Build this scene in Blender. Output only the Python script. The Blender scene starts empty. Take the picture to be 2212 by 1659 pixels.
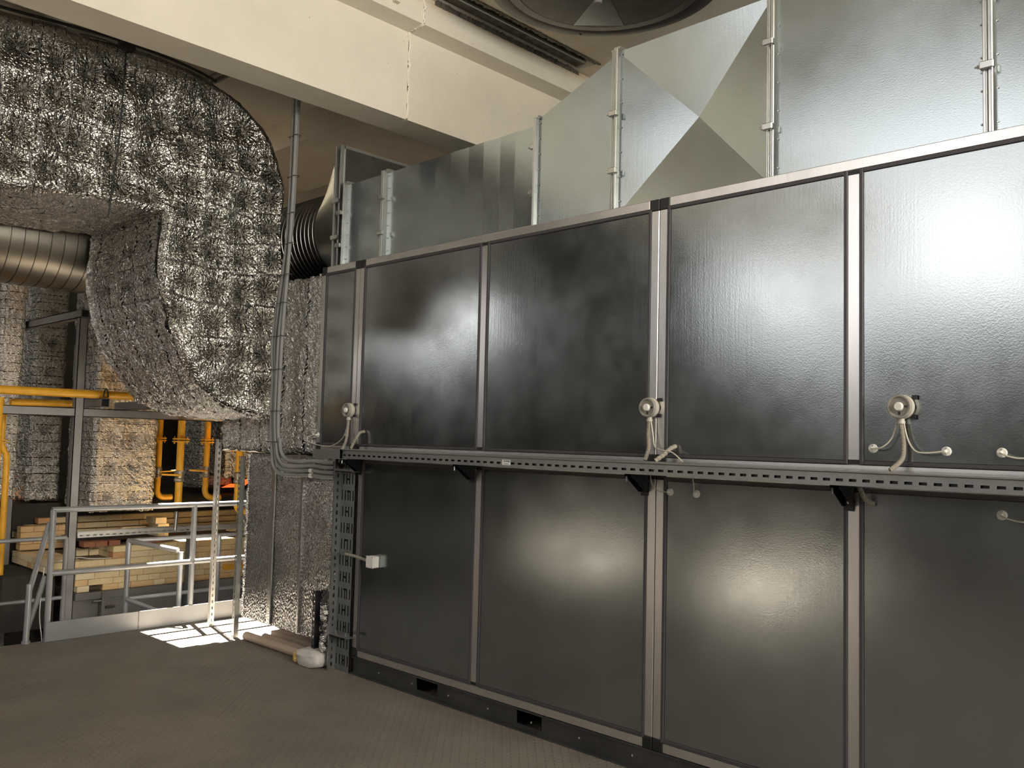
import bpy, math, random
import numpy as np
from mathutils import Matrix, Vector, noise
random.seed(7)
PI = math.pi
SC = bpy.context.scene
COL = SC.collection
# ------------------------------------------------------------------ camera
yaw, pit, rol = math.radians(45.9638), math.radians(3.6565), math.radians(1.4343)
cy, sy = math.cos(yaw), math.sin(yaw)
fw = Vector((sy*math.cos(pit), cy*math.cos(pit), math.sin(pit)))
rt = Vector((cy, -sy, 0)); up = rt.cross(fw)
r2 = rt*math.cos(rol) + up*math.sin(rol); u2 = up*math.cos(rol) - rt*math.sin(rol)
cd = bpy.data.cameras.new('camera'); cam = bpy.data.objects.new('camera', cd); COL.objects.link(cam)
cd.sensor_width = 36; cd.lens = 1910.8/2212*36; cd.clip_start = .05; cd.clip_end = 200
M = Matrix(((r2.x, u2.x, -fw.x, 0), (r2.y, u2.y, -fw.y, 0), (r2.z, u2.z, -fw.z, 1.55), (0, 0, 0, 1)))
cam.matrix_world = M
SC.camera = cam
# ------------------------------------------------------------------ world, sun, window daylight and added fill lamps, exposure
W = bpy.data.worlds.new('sky'); SC.world = W; W.use_nodes = True
bg = W.node_tree.nodes['Background']; bg.inputs[0].default_value = (1, .97, .93, 1); bg.inputs[1].default_value = .4
def area(name, loc, direction, sx, sz, power, col=(1, 1, 1)):
    l = bpy.data.lights.new(name, 'AREA'); l.shape = 'RECTANGLE'; l.size = sx; l.size_y = sz; l.energy = power; l.color = col
    o = bpy.data.objects.new(name, l); COL.objects.link(o); o.location = loc
    o.rotation_euler = Vector(direction).to_track_quat('-Z', 'Y').to_euler(); return o
area('window_and_fill_light', (-6.4, 5.0, 5.15), (1, 0, 0), 6.0, 3.9, 138, (1, .97, .96))
area('window_and_fill_light', (-6.36, 5.1, 4.45), (1, 0, 0), 4.4, 1.3, 48, (1, .98, .97))  # strip lamp added inside the window to brighten its reflection in the panels
area('window_and_fill_light', (2.2, -4.4, 1.95), (0, 1, 0), 1.8, 1.3, 150, (1, .96, .90))  # fill lamp added to brighten bricks and foil columns, no known window
area('window_and_fill_light', (-6.4, 15.6, 4.3), (1, 0, 0), 2.4, 1.0, 75, (1, .96, .92))
area('window_and_fill_light', (1.2, -4.4, 3.9), (0, 1, .8), 4.0, 1.6, 600, (1, .935, .82))
SUN_DIR = Vector((.25, 1.0, 1.8)).normalized()          # towards the sun
sl = bpy.data.lights.new('sun', 'SUN'); sl.energy = 175; sl.angle = math.radians(.53); sl.color = (1, .92, .81)
so = bpy.data.objects.new('sun', sl); COL.objects.link(so); so.location = (0, 0, 12)
so.rotation_euler = (-SUN_DIR).to_track_quat('-Z', 'Y').to_euler()
vs = SC.view_settings; vs.view_transform = 'Standard'; vs.look = 'None'; vs.gamma = 1; vs.use_curve_mapping = False
vs.exposure = 0.0
# ------------------------------------------------------------------ materials
MATS = {}
def mat(name, col, rough=.5, metal=0, var=.0, vscale=4, bump=0, bscale=60, rvar=0, emit=None, col2=None, stretch=None, extra=None, detail=6):
    if name in MATS: return MATS[name]
    m = bpy.data.materials.new(name); m.use_nodes = True; nt = m.node_tree; N = nt.nodes; L = nt.links
    b = N['Principled BSDF']; b.inputs['Roughness'].default_value = rough; b.inputs['Metallic'].default_value = metal
    b.inputs['Base Color'].default_value = (*col, 1)
    tc = N.new('ShaderNodeTexCoord'); co = tc.outputs['Object']
    if stretch:
        mp = N.new('ShaderNodeMapping'); mp.inputs['Scale'].default_value = stretch; L.new(co, mp.inputs[0]); co = mp.outputs[0]
    fac = None
    if var or rvar or col2:
        n = N.new('ShaderNodeTexNoise'); n.inputs['Scale'].default_value = vscale; n.inputs['Detail'].default_value = detail
        n.inputs['Roughness'].default_value = .62; L.new(co, n.inputs['Vector']); fac = n.outputs['Fac']
        mr = N.new('ShaderNodeMapRange'); mr.inputs[1].default_value = .3; mr.inputs[2].default_value = .7; L.new(fac, mr.inputs[0])
        cr = N.new('ShaderNodeMix'); cr.data_type = 'RGBA'
        c2 = col2 or tuple(c*(1-var) for c in col)
        cr.inputs[6].default_value = (*c2, 1); cr.inputs[7].default_value = (*[min(1, c*(1+(var if not col2 else 0))) for c in col], 1)
        L.new(mr.outputs[0], cr.inputs[0]); L.new(cr.outputs[2], b.inputs['Base Color'])
        if rvar:
            m2 = N.new('ShaderNodeMapRange'); m2.inputs[1].default_value = .3; m2.inputs[2].default_value = .7
            m2.inputs[3].default_value = rough-rvar; m2.inputs[4].default_value = rough+rvar; L.new(fac, m2.inputs[0]); L.new(m2.outputs[0], b.inputs['Roughness'])
    if bump:
        n2 = N.new('ShaderNodeTexNoise'); n2.inputs['Scale'].default_value = bscale; n2.inputs['Detail'].default_value = 4; L.new(co, n2.inputs['Vector'])
        bp = N.new('ShaderNodeBump'); bp.inputs['Strength'].default_value = bump; bp.inputs['Distance'].default_value = .01
        L.new(n2.outputs['Fac'], bp.inputs['Height']); L.new(bp.outputs[0], b.inputs['Normal'])
    if emit:
        b.inputs['Emission Color'].default_value = (*emit[0], 1); b.inputs['Emission Strength'].default_value = emit[1]
    if extra: extra(nt, b, tc)
    MATS[name] = m; return m
def math_(nt, op, a, b=None, c=None):
    n = nt.nodes.new('ShaderNodeMath'); n.operation = op
    for i, v in enumerate((a, b, c)):
        if v is None: continue
        if isinstance(v, (int, float)): n.inputs[i].default_value = v
        else: nt.links.new(v, n.inputs[i])
    return n.outputs[0]
def mixcol(nt, fac, a, b):
    n = nt.nodes.new('ShaderNodeMix'); n.data_type = 'RGBA'
    for i, v in ((0, fac), (6, a), (7, b)):
        if isinstance(v, (int, float)): n.inputs[i].default_value = v
        elif isinstance(v, tuple): n.inputs[i].default_value = (*v, 1)
        else: nt.links.new(v, n.inputs[i])
    return n.outputs[2]
def noise_(nt, vec, scale, detail=4, rough=.6):
    n = nt.nodes.new('ShaderNodeTexNoise'); n.inputs['Scale'].default_value = scale; n.inputs['Detail'].default_value = detail
    n.inputs['Roughness'].default_value = rough; nt.links.new(vec, n.inputs['Vector']); return n.outputs['Fac']
def basecol(b):
    s = b.inputs['Base Color']
    return s.links[0].from_socket if s.links else tuple(s.default_value[:3])
def smudges(nt, b, tc):                                      # scuffs and wiped dirt on the sheet metal
    co = tc.outputs['Object']; L = nt.links
    n = noise_(nt, co, 1.7, 8, .75); f = nt.nodes.new('ShaderNodeMapRange'); f.inputs[1].default_value = .55; f.inputs[2].default_value = .8; L.new(n, f.inputs[0])
    c = mixcol(nt, math_(nt, 'MULTIPLY', f.outputs[0], .25), basecol(b), (.36, .35, .34)); L.new(c, b.inputs['Base Color'])
    mp = nt.nodes.new('ShaderNodeMapping'); mp.inputs['Scale'].default_value = (1, 30, 1.2); L.new(co, mp.inputs[0])
    s = noise_(nt, mp.outputs[0], 3, 5); s2 = noise_(nt, co, 160, 2)
    h = math_(nt, 'ADD', math_(nt, 'MULTIPLY', s, .12), math_(nt, 'MULTIPLY', s2, .14))
    wav = noise_(nt, co, 1.3, 0)
    h = math_(nt, 'ADD', h, math_(nt, 'MULTIPLY', wav, 6))
    bp = nt.nodes.new('ShaderNodeBump'); bp.inputs['Strength'].default_value = .35; bp.inputs['Distance'].default_value = .004
    L.new(h, bp.inputs['Height']); L.new(bp.outputs[0], b.inputs['Normal'])
def foil_extra(axis, pitch, dash=.03, wire=True, strength=.8, crease=2.0, fine=.9):
    def ex(nt, b, tc):
        co = tc.outputs['Object']; L = nt.links; N = nt.nodes
        sp = N.new('ShaderNodeSeparateXYZ'); L.new(co, sp.inputs[0])
        a = sp.outputs[axis]
        o = math_(nt, 'ADD', sp.outputs[2 if axis != 2 else 0], sp.outputs[1])
        wob = math_(nt, 'MULTIPLY', noise_(nt, co, 9, 3), .025)
        t = math_(nt, 'ABSOLUTE', math_(nt, 'SUBTRACT', math_(nt, 'FRACT', math_(nt, 'DIVIDE', math_(nt, 'ADD', a, wob), pitch)), .5))
        line = math_(nt, 'LESS_THAN', t, .035)
        d = math_(nt, 'FRACT', math_(nt, 'DIVIDE', o, dash))
        line = math_(nt, 'MULTIPLY', line, math_(nt, 'LESS_THAN', d, .62))
        line = math_(nt, 'MULTIPLY', line, math_(nt, 'GREATER_THAN', noise_(nt, co, 5, 2), .43))
        c = mixcol(nt, line, basecol(b), (.03, .025, .02)); L.new(c, b.inputs['Base Color'])
        v = N.new('ShaderNodeTexVoronoi'); v.inputs['Scale'].default_value = 45; v.feature = 'DISTANCE_TO_EDGE'; L.new(co, v.inputs['Vector'])
        v2 = N.new('ShaderNodeTexVoronoi'); v2.inputs['Scale'].default_value = 95; L.new(co, v2.inputs['Vector'])
        e = math_(nt, 'MINIMUM', v.outputs['Distance'], .12)
        h = math_(nt, 'ADD', math_(nt, 'MULTIPLY', e, 2.2 if wire else 1.0), math_(nt, 'MULTIPLY', v2.outputs['Distance'], fine))
        h = math_(nt, 'ADD', h, math_(nt, 'MULTIPLY', noise_(nt, co, 22, 6, .7), 1.8*fine))
        h = math_(nt, 'SUBTRACT', h, math_(nt, 'MULTIPLY', line, .6))
        at = N.new('ShaderNodeAttribute'); at.attribute_name = 'pinvec'; at.attribute_type = 'GEOMETRY'
        sv = N.new('ShaderNodeSeparateXYZ'); L.new(at.outputs['Vector'], sv.inputs[0])
        ang = math_(nt, 'ARCTAN2', sv.outputs[1], sv.outputs[0])
        rad = math_(nt, 'SQRT', math_(nt, 'ADD', math_(nt, 'MULTIPLY', sv.outputs[0], sv.outputs[0]), math_(nt, 'MULTIPLY', sv.outputs[1], sv.outputs[1])))
        wig = math_(nt, 'ADD', math_(nt, 'MULTIPLY', noise_(nt, co, 14, 2), 7), sv.outputs[2])
        c1 = math_(nt, 'ABSOLUTE', math_(nt, 'SINE', math_(nt, 'ADD', math_(nt, 'MULTIPLY', ang, 7), wig)))
        c2 = math_(nt, 'ABSOLUTE', math_(nt, 'SINE', math_(nt, 'SUBTRACT', math_(nt, 'MULTIPLY', ang, 12), wig)))
        fall = math_(nt, 'POWER', 2.718, math_(nt, 'MULTIPLY', rad, -17.0))
        cr_ = math_(nt, 'MULTIPLY', math_(nt, 'ADD', c1, math_(nt, 'MULTIPLY', c2, .6)), math_(nt, 'MULTIPLY', fall, math_(nt, 'MINIMUM', math_(nt, 'MULTIPLY', rad, 30), 1)))
        h = math_(nt, 'ADD', h, math_(nt, 'MULTIPLY', cr_, crease))
        bp = N.new('ShaderNodeBump'); bp.inputs['Strength'].default_value = strength; bp.inputs['Distance'].default_value = .008
        L.new(h, bp.inputs['Height']); L.new(bp.outputs[0], b.inputs['Normal'])
    return ex
def floor_extra(nt, b, tc):
    co = tc.outputs['Object']; L = nt.links; N = nt.nodes
    sp = N.new('ShaderNodeSeparateXYZ'); L.new(co, sp.inputs[0])
    def lug(rot, ox):
        mp = N.new('ShaderNodeMapping'); mp.inputs['Rotation'].default_value = (0, 0, rot); mp.inputs['Location'].default_value = (ox, ox*.5, 0)
        L.new(co, mp.inputs[0]); s = N.new('ShaderNodeSeparateXYZ'); L.new(mp.outputs[0], s.inputs[0])
        u = math_(nt, 'SUBTRACT', math_(nt, 'FRACT', math_(nt, 'DIVIDE', s.outputs[0], .042)), .5)
        v = math_(nt, 'SUBTRACT', math_(nt, 'FRACT', math_(nt, 'DIVIDE', s.outputs[1], .042)), .5)
        r = math_(nt, 'ADD', math_(nt, 'MULTIPLY', math_(nt, 'MULTIPLY', u, u), 8), math_(nt, 'MULTIPLY', math_(nt, 'MULTIPLY', v, v), 110))
        return math_(nt, 'MAXIMUM', math_(nt, 'SUBTRACT', 1, r), 0)
    h = math_(nt, 'MAXIMUM', lug(PI/4, 0), lug(-PI/4, .021))
    h = math_(nt, 'ADD', math_(nt, 'MULTIPLY', h, .5), math_(nt, 'MULTIPLY', noise_(nt, co, 120, 3), .6))
    bp = N.new('ShaderNodeBump'); bp.inputs['Strength'].default_value = 1.0; bp.inputs['Distance'].default_value = .010
    L.new(h, bp.inputs['Height']); L.new(bp.outputs[0], b.inputs['Normal'])
    f = N.new('ShaderNodeMapRange'); f.inputs[1].default_value = .66; f.inputs[2].default_value = .74; L.new(noise_(nt, co, 3.1, 7, .62), f.inputs[0])
    c = mixcol(nt, math_(nt, 'MULTIPLY', f.outputs[0], .6), basecol(b), (.05, .035, .022)); L.new(c, b.inputs['Base Color'])
def paint_extra(nt, b, tc):                                  # damp stains round the broken joint above the beam, pitting elsewhere
    co = tc.outputs['Object']; L = nt.links; N = nt.nodes
    sp = N.new('ShaderNodeSeparateXYZ'); L.new(co, sp.inputs[0])
    dz = math_(nt, 'ABSOLUTE', math_(nt, 'SUBTRACT', sp.outputs[2], 4.735))
    near = N.new('ShaderNodeMapRange'); near.inputs[1].default_value = .055; near.inputs[2].default_value = .0; L.new(dz, near.inputs[0])
    xin = math_(nt, 'MULTIPLY', math_(nt, 'GREATER_THAN', sp.outputs[0], 3.9), math_(nt, 'LESS_THAN', sp.outputs[0], 5.9))
    yin = math_(nt, 'MULTIPLY', math_(nt, 'GREATER_THAN', sp.outputs[1], 4.42), math_(nt, 'LESS_THAN', sp.outputs[1], 4.9))
    n = noise_(nt, co, 9, 8, .7)
    k = math_(nt, 'MULTIPLY', math_(nt, 'MULTIPLY', near.outputs[0], math_(nt, 'MULTIPLY', xin, yin)), 1.0)
    s1 = math_(nt, 'MULTIPLY', k, math_(nt, 'MINIMUM', math_(nt, 'MAXIMUM', math_(nt, 'MULTIPLY', math_(nt, 'SUBTRACT', n, .38), 5), 0), 1))
    c = mixcol(nt, math_(nt, 'MULTIPLY', s1, .8), basecol(b), (.72, .53, .30))
    s2 = math_(nt, 'MULTIPLY', k, math_(nt, 'MINIMUM', math_(nt, 'MAXIMUM', math_(nt, 'MULTIPLY', math_(nt, 'SUBTRACT', noise_(nt, co, 21, 8, .75), .60), 8), 0), 1))
    c = mixcol(nt, s2, c, (.12, .10, .08))
    v = N.new('ShaderNodeTexVoronoi'); v.inputs['Scale'].default_value = 7; L.new(co, v.inputs['Vector'])
    pit = math_(nt, 'LESS_THAN', v.outputs['Distance'], .035)
    c = mixcol(nt, math_(nt, 'MULTIPLY', pit, .6), c, (.25, .22, .17))
    L.new(c, b.inputs['Base Color'])
panel_m = mat('galvanised_panel', (.345, .372, .38), .195, 1, var=.05, vscale=4, rvar=.03, detail=3, extra=smudges)
duct_m = mat('galvanised_duct', (.46, .515, .535), .21, 1, var=.08, vscale=2, rvar=.04, detail=3, extra=smudges)
darkduct_m = mat('dark_galvanised', (.19, .185, .18), .33, 1, var=.2, vscale=5, bump=.05, bscale=20)
alu_m = mat('brushed_aluminium', (.74, .72, .71), .30, 1, var=.08, vscale=5, stretch=(1, 1, .25), bump=.04, bscale=40)
gasket_m = mat('dark_grey_gasket', (.055, .05, .055), .5, bump=.05)
black_m = mat('black_plastic', (.012, .012, .012), .45)
base_m = mat('dark_base_channel', (.10, .10, .10), .45, .8, var=.3, vscale=3)
tray_m = mat('galvanised_tray', (.30, .31, .30), .42, .9, var=.12, vscale=7, bump=.05, bscale=90)
lid_m = mat('tray_lid', (.34, .33, .32), .38, .9, var=.1)
bracket_m = mat('black_bracket', (.03, .03, .032), .4, .5)
zinc_m = mat('zinc_plated', (.62, .63, .62), .28, 1, var=.1)
strut_m = mat('pale_strut', (.62, .60, .56), .40, .6, var=.1)
rail_m = mat('grey_painted_rail', (.31, .315, .315), .36, .35, var=.12, vscale=8)
toe_m = mat('grey_toe_board', (.26, .265, .27), .42, .35, var=.1, vscale=2)
frame_m = mat('grey_pipe_rack', (.27, .255, .245), .45, .2, var=.12, vscale=5)
yellow_m = mat('yellow_paint', (.80, .40, .025), .38, 0, var=.12, vscale=9)
brass_m = mat('dull_valve', (.45, .38, .28), .4, .8)
conduit_m = mat('grey_conduit', (.22, .215, .205), .5, 0, var=.06)
white_m = mat('white_plastic', (.72, .70, .66), .4)
cream_m = mat('cream_plastic', (.44, .41, .35), .45, var=.05)
hose_m = mat('beige_hose', (.29, .265, .22), .5)
clear_m = mat('clear_cover', (.50, .47, .41), .25)
_b = clear_m.node_tree.nodes['Principled BSDF']; _b.inputs['Transmission Weight'].default_value = .45; _b.inputs['IOR'].default_value = 1.35
tube_m = mat('thin_tube', (.62, .58, .48), .3)
_b = tube_m.node_tree.nodes['Principled BSDF']; _b.inputs['Transmission Weight'].default_value = .3
floor_m = mat('dusty_chequer_plate', (.195, .172, .145), .5, .0, var=.22, vscale=1.7, extra=floor_extra)
low_m = mat('lower_floor', (.10, .085, .07), .8, var=.3, vscale=2)
paint_m = mat('cream_painted_concrete', (.77, .715, .60), .75, var=.05, vscale=3, bump=.25, bscale=45, extra=paint_extra)
soffit_m = mat('painted_soffit', (.60, .56, .48), .8, var=.07, vscale=2, bump=.2, bscale=40)
rough_m = mat('broken_concrete', (.17, .15, .12), .9, var=.45, vscale=14, bump=1, bscale=30)
bead_m = mat('mortar_bead', (.88, .83, .72), .8, bump=.8, bscale=60)
wall_m = mat('hall_wall', (.15, .145, .135), .8, var=.15, vscale=1.5)
darkwall_m = mat('dark_wall', (.045, .038, .03), .85, var=.3, vscale=2)  # near-black brown shared by far walls, cores and interiors
wool_m = mat('mineral_wool', (.30, .22, .09), .95, var=.3, vscale=20, bump=1, bscale=70)
foil_cheek = mat('wired_foil', (.40, .38, .345), .11, 1, extra=foil_extra(0, .066, .035, strength=.75, crease=3.2, fine=.30))
foil_side = mat('wired_foil_side', (.52, .51, .50), .09, 1, extra=foil_extra(1, .22, .035, strength=.8, crease=4, fine=.8))
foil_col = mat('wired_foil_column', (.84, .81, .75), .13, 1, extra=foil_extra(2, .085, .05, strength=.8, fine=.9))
def bubble_extra(nt, b, tc):
    co = tc.outputs['Object']; L = nt.links; N = nt.nodes
    mp = N.new('ShaderNodeMapping'); mp.inputs['Scale'].default_value = (1, 1, .45); L.new(co, mp.inputs[0])
    v = N.new('ShaderNodeTexVoronoi'); v.inputs['Scale'].default_value = 110; L.new(mp.outputs[0], v.inputs['Vector'])
    h = math_(nt, 'ADD', math_(nt, 'MULTIPLY', v.outputs['Distance'], 1), math_(nt, 'MULTIPLY', noise_(nt, co, 12, 3), .8))
    bp = N.new('ShaderNodeBump'); bp.inputs['Strength'].default_value = 1.0; bp.inputs['Distance'].default_value = .005
    L.new(h, bp.inputs['Height']); L.new(bp.outputs[0], b.inputs['Normal'])
bubble_m = mat('bubble_foil', (.37, .36, .35), .19, 1, var=.1, vscale=5, extra=bubble_extra)
tape_m = mat('foil_tape', (.50, .48, .46), .3, 1, bump=.3, bscale=70)
brick_ms = [mat('fire_brick_%s' % n, c, .8, 0, var=.10, vscale=6, bump=.25, bscale=50) for n, c in (
    ('pale', (.80, .62, .33)), ('straw', (.82, .65, .37)), ('warm', (.76, .52, .26)), ('orange', (.68, .38, .18)), ('cream', (.86, .71, .45)))]
redbrick_m = mat('red_brick', (.34, .14, .075), .85, var=.15, vscale=8, bump=.2)
mortar_m = mat('brick_core', (.16, .115, .06), .9, var=.2)
blanket_m = mat('dark_blanket', (.05, .045, .04), .9, bump=.6, bscale=30)
fire_m = mat('fire_glow', (1, .2, .02), .6, emit=((1, .13, .02), 1.6))
fire2_m = mat('hot_glow', (1, .45, .05), .6, emit=((1, .34, .04), 5))
sheet_m = mat('grey_kiln_plate', (.20, .185, .165), .5, .3, var=.2, vscale=3)
bag_m = mat('white_bag', (.60, .57, .54), .5, bump=.5, bscale=20)
foam_m = mat('yellow_foam', (.62, .42, .14), .9, bump=.8, bscale=60)
tube2_m = mat('cardboard_tube', (.42, .33, .25), .7, var=.12, vscale=4)
label_m = mat('paper_label', (.72, .72, .70), .5); ink_m = mat('ink', (.05, .05, .055), .6)
lilac_m = mat('lilac_grey_paint', (.16, .14, .18), .5)
spiral_m = mat('spiral_duct_metal', (.30, .27, .22), .38, 1, var=.12, vscale=3)
# ------------------------------------------------------------------ mesh builder
class MB:
    def __init__(s): s.v = []; s.f = []
    def add(s, vs, fs):
        o = len(s.v); s.v += [tuple(p) for p in vs]; s.f += [tuple(i+o for i in f) for f in fs]; return s
    def box(s, a, b, j=0):
        x0, y0, z0 = [min(a[i], b[i]) for i in range(3)]; x1, y1, z1 = [max(a[i], b[i]) for i in range(3)]
        vs = [(x, y, z) for x in (x0, x1) for y in (y0, y1) for z in (z0, z1)]
        if j: vs = [(x+random.uniform(-j, j), y+random.uniform(-j, j), z+random.uniform(-j, j)) for x, y, z in vs]
        return s.add(vs, [(0, 1, 3, 2), (4, 6, 7, 5), (0, 4, 5, 1), (2, 3, 7, 6), (0, 2, 6, 4), (1, 5, 7, 3)])
    def cbox(s, a, b, c=.003):                                # box with chamfered edges
        x0, y0, z0 = [min(a[i], b[i]) for i in range(3)]; x1, y1, z1 = [max(a[i], b[i]) for i in range(3)]
        c = min(c, (x1-x0)*.45, (y1-y0)*.45, (z1-z0)*.45)
        V = []; F = []; idx = {}
        for sx, X, dx in ((0, x0, c), (1, x1, -c)):
            for sy_, Y, dy in ((0, y0, c), (1, y1, -c)):
                for sz, Z, dz in ((0, z0, c), (1, z1, -c)):
                    for ax, p in enumerate(((X, Y+dy, Z+dz), (X+dx, Y, Z+dz), (X+dx, Y+dy, Z))):
                        idx[(sx, sy_, sz, ax)] = len(V); V.append(p)
                    F.append(tuple(idx[(sx, sy_, sz, k)] for k in range(3)))
        R = (0, 1)
        for q in R:
            F.append((idx[(q, 0, 0, 0)], idx[(q, 1, 0, 0)], idx[(q, 1, 1, 0)], idx[(q, 0, 1, 0)]))
            F.append((idx[(0, q, 0, 1)], idx[(1, q, 0, 1)], idx[(1, q, 1, 1)], idx[(0, q, 1, 1)]))
            F.append((idx[(0, 0, q, 2)], idx[(1, 0, q, 2)], idx[(1, 1, q, 2)], idx[(0, 1, q, 2)]))
            for p in R:
                F.append((idx[(q, p, 0, 0)], idx[(q, p, 1, 0)], idx[(q, p, 1, 1)], idx[(q, p, 0, 1)]))
                F.append((idx[(q, 0, p, 0)], idx[(q, 1, p, 0)], idx[(q, 1, p, 2)], idx[(q, 0, p, 2)]))
                F.append((idx[(0, q, p, 1)], idx[(1, q, p, 1)], idx[(1, q, p, 2)], idx[(0, q, p, 2)]))
        return s.add(V, F)
    def tube(s, path, r, n=12, cap=True, closed=False):
        path = [Vector(p) for p in path]; m = len(path); rs = r if isinstance(r, (list, tuple)) else [r]*m
        ref = None; base = len(s.v)
        for i, p in enumerate(path):
            a = path[max(i-1, 0)]; b = path[min(i+1, m-1)]; t = (b-a)
            if t.length < 1e-9: t = Vector((0, 0, 1))
            t.normalize()
            if ref is None: ref = Vector((0, 0, 1)) if abs(t.z) < .9 else Vector((1, 0, 0))
            u = (ref - t*ref.dot(t)).normalized(); w = t.cross(u); ref = u
            for k in range(n):
                an = 2*PI*k/n; s.v.append(tuple(p + (u*math.cos(an)+w*math.sin(an))*rs[i]))
        for i in range(m-1):
            for k in range(n):
                k2 = (k+1) % n; s.f.append((base+i*n+k, base+i*n+k2, base+(i+1)*n+k2, base+(i+1)*n+k))
        if cap:
            s.f.append(tuple(base+k for k in range(n))[::-1]); s.f.append(tuple(base+(m-1)*n+k for k in range(n)))
        return s
    def lathe(s, c, axis, prof, n=32):                        # prof: (radius, distance along axis)
        axis = Vector(axis).normalized(); c = Vector(c)
        ref = Vector((0, 0, 1)) if abs(axis.z) < .9 else Vector((1, 0, 0)); u = (ref-axis*ref.dot(axis)).normalized(); w = axis.cross(u); base = len(s.v)
        for r, h in prof:
            for k in range(n):
                an = 2*PI*k/n; s.v.append(tuple(c+axis*h+(u*math.cos(an)+w*math.sin(an))*max(r, 1e-4)))
        for i in range(len(prof)-1):
            for k in range(n):
                k2 = (k+1) % n; s.f.append((base+i*n+k, base+i*n+k2, base+(i+1)*n+k2, base+(i+1)*n+k))
        s.f.append(tuple(base+k for k in range(n))[::-1]); s.f.append(tuple(base+(len(prof)-1)*n+k for k in range(n)))
        return s
    def prism(s, pts, ax, a, b):                              # polygon extruded along axis ax from a to b
        def P(p, d): q = list(p); q.insert(ax, d); return tuple(q)
        n = len(pts); vs = [P(p, a) for p in pts]+[P(p, b) for p in pts]
        fs = [tuple(range(n))[::-1], tuple(range(n, 2*n))]+[(i, (i+1) % n, n+(i+1) % n, n+i) for i in range(n)]
        return s.add(vs, fs)
    def make(s, name, m, parent=None, smooth=False, origin=None):
        me = bpy.data.meshes.new(name)
        v = s.v
        if parent is not None: o0 = PO[parent.name]
        else:
            o0 = Vector(origin) if origin else Vector((0, 0, 0))
        me.from_pydata([(p[0], p[1], p[2]) for p in v], [], s.f)
        me.materials.append(m)
        import bmesh
        bm = bmesh.new(); bm.from_mesh(me); bmesh.ops.recalc_face_normals(bm, faces=bm.faces); bm.to_mesh(me); bm.free()
        if smooth:
            me.shade_smooth()
            try: me.set_sharp_from_angle(angle=math.radians(38))
            except Exception: pass
        me.transform(Matrix.Translation(-o0))
        o = bpy.data.objects.new(name, me); COL.objects.link(o)
        if parent is not None:
            o.parent = parent; PO[o.name] = o0
        else:
            o.location = o0; PO[o.name] = o0
        return o
PO = {}
def thing(name, label, cat, loc, group=None):
    o = bpy.data.objects.new(name, None); COL.objects.link(o); o.location = loc; o.empty_display_size = .1
    o['label'] = label; o['category'] = cat
    if group: o['group'] = group
    PO[o.name] = Vector(loc); return o
def tag(o, label, cat, group=None):
    o['label'] = label; o['category'] = cat
    if group: o['group'] = group
    return o
def struct(mb, name, m, label=None, smooth=False):
    o = mb.make(name, m, smooth=smooth); o['kind'] = 'structure'
    o['label'] = label or name.replace('_', ' '); o['category'] = 'structure'
    if label is None: del o['label']; del o['category']
    return o
def spline(pts, n=8):
    P = [Vector(p) for p in pts]; out = []
    for i in range(len(P)-1):
        p0 = P[max(i-1, 0)]; p1 = P[i]; p2 = P[i+1]; p3 = P[min(i+2, len(P)-1)]
        for k in range(n):
            t = k/n; out.append(.5*((2*p1)+(-p0+p2)*t+(2*p0-5*p1+4*p2-p3)*t*t+(-p0+3*p1-3*p2+p3)*t**3))
    out.append(P[-1]); return out
# ------------------------------------------------------------------ the hall
struct(MB().box((-6, -4.2, -.10), (7.2, 7.0, 0)), 'floor', floor_m)
struct(MB().box((-6.6, 7.0, -2.0), (9.5, 18, -1.9)), 'floor_lower', low_m)
struct(MB().box((-6, 7.0, -.10), (-.4, 14, 0)), 'floor_side', floor_m)
struct(MB().box((-.4, 7.0, -.14), (7.2, 7.015, 0)), 'trim_1', frame_m)
mb = MB()                                                     # left wall with two window openings
for y0, y1, z0, z1 in ((-4.6, 18, -2, 3.0), (-4.6, 2.0, 3.0, 7.3), (8.0, 14.4, 3.0, 7.3), (16.8, 18, 3.0, 7.3), (14.4, 16.8, 4.8, 7.3), (14.4, 16.8, 3.0, 3.8), (2.0, 8.0, 7.1, 7.3)):
    mb.box((-6.6, y0, z0), (-6.5, y1, z1))
struct(mb, 'wall_left', wall_m)
mb = MB()
for x0, x1, z0, z1 in ((-6.6, 9.5, -2, 1.3), (-6.6, 1.3, 1.3, 3.05), (3.1, 9.5, 1.3, 3.05), (1.3, 3.1, 2.6, 3.05), (-6.6, -.85, 3.05, 7.3), (3.25, 9.5, 3.05, 7.3), (-.85, 3.25, 4.76, 7.3)):
    mb.box((x0, -4.6, z0), (x1, -4.5, z1))
struct(mb, 'wall_near', wall_m)
struct(MB().box((9.4, -4.5, -2), (9.5, 18, 7.3)), 'wall_right', wall_m)
struct(MB().box((-6.5, 17.9, -2), (9.4, 18, 7.3)), 'wall_far', darkwall_m)
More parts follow.
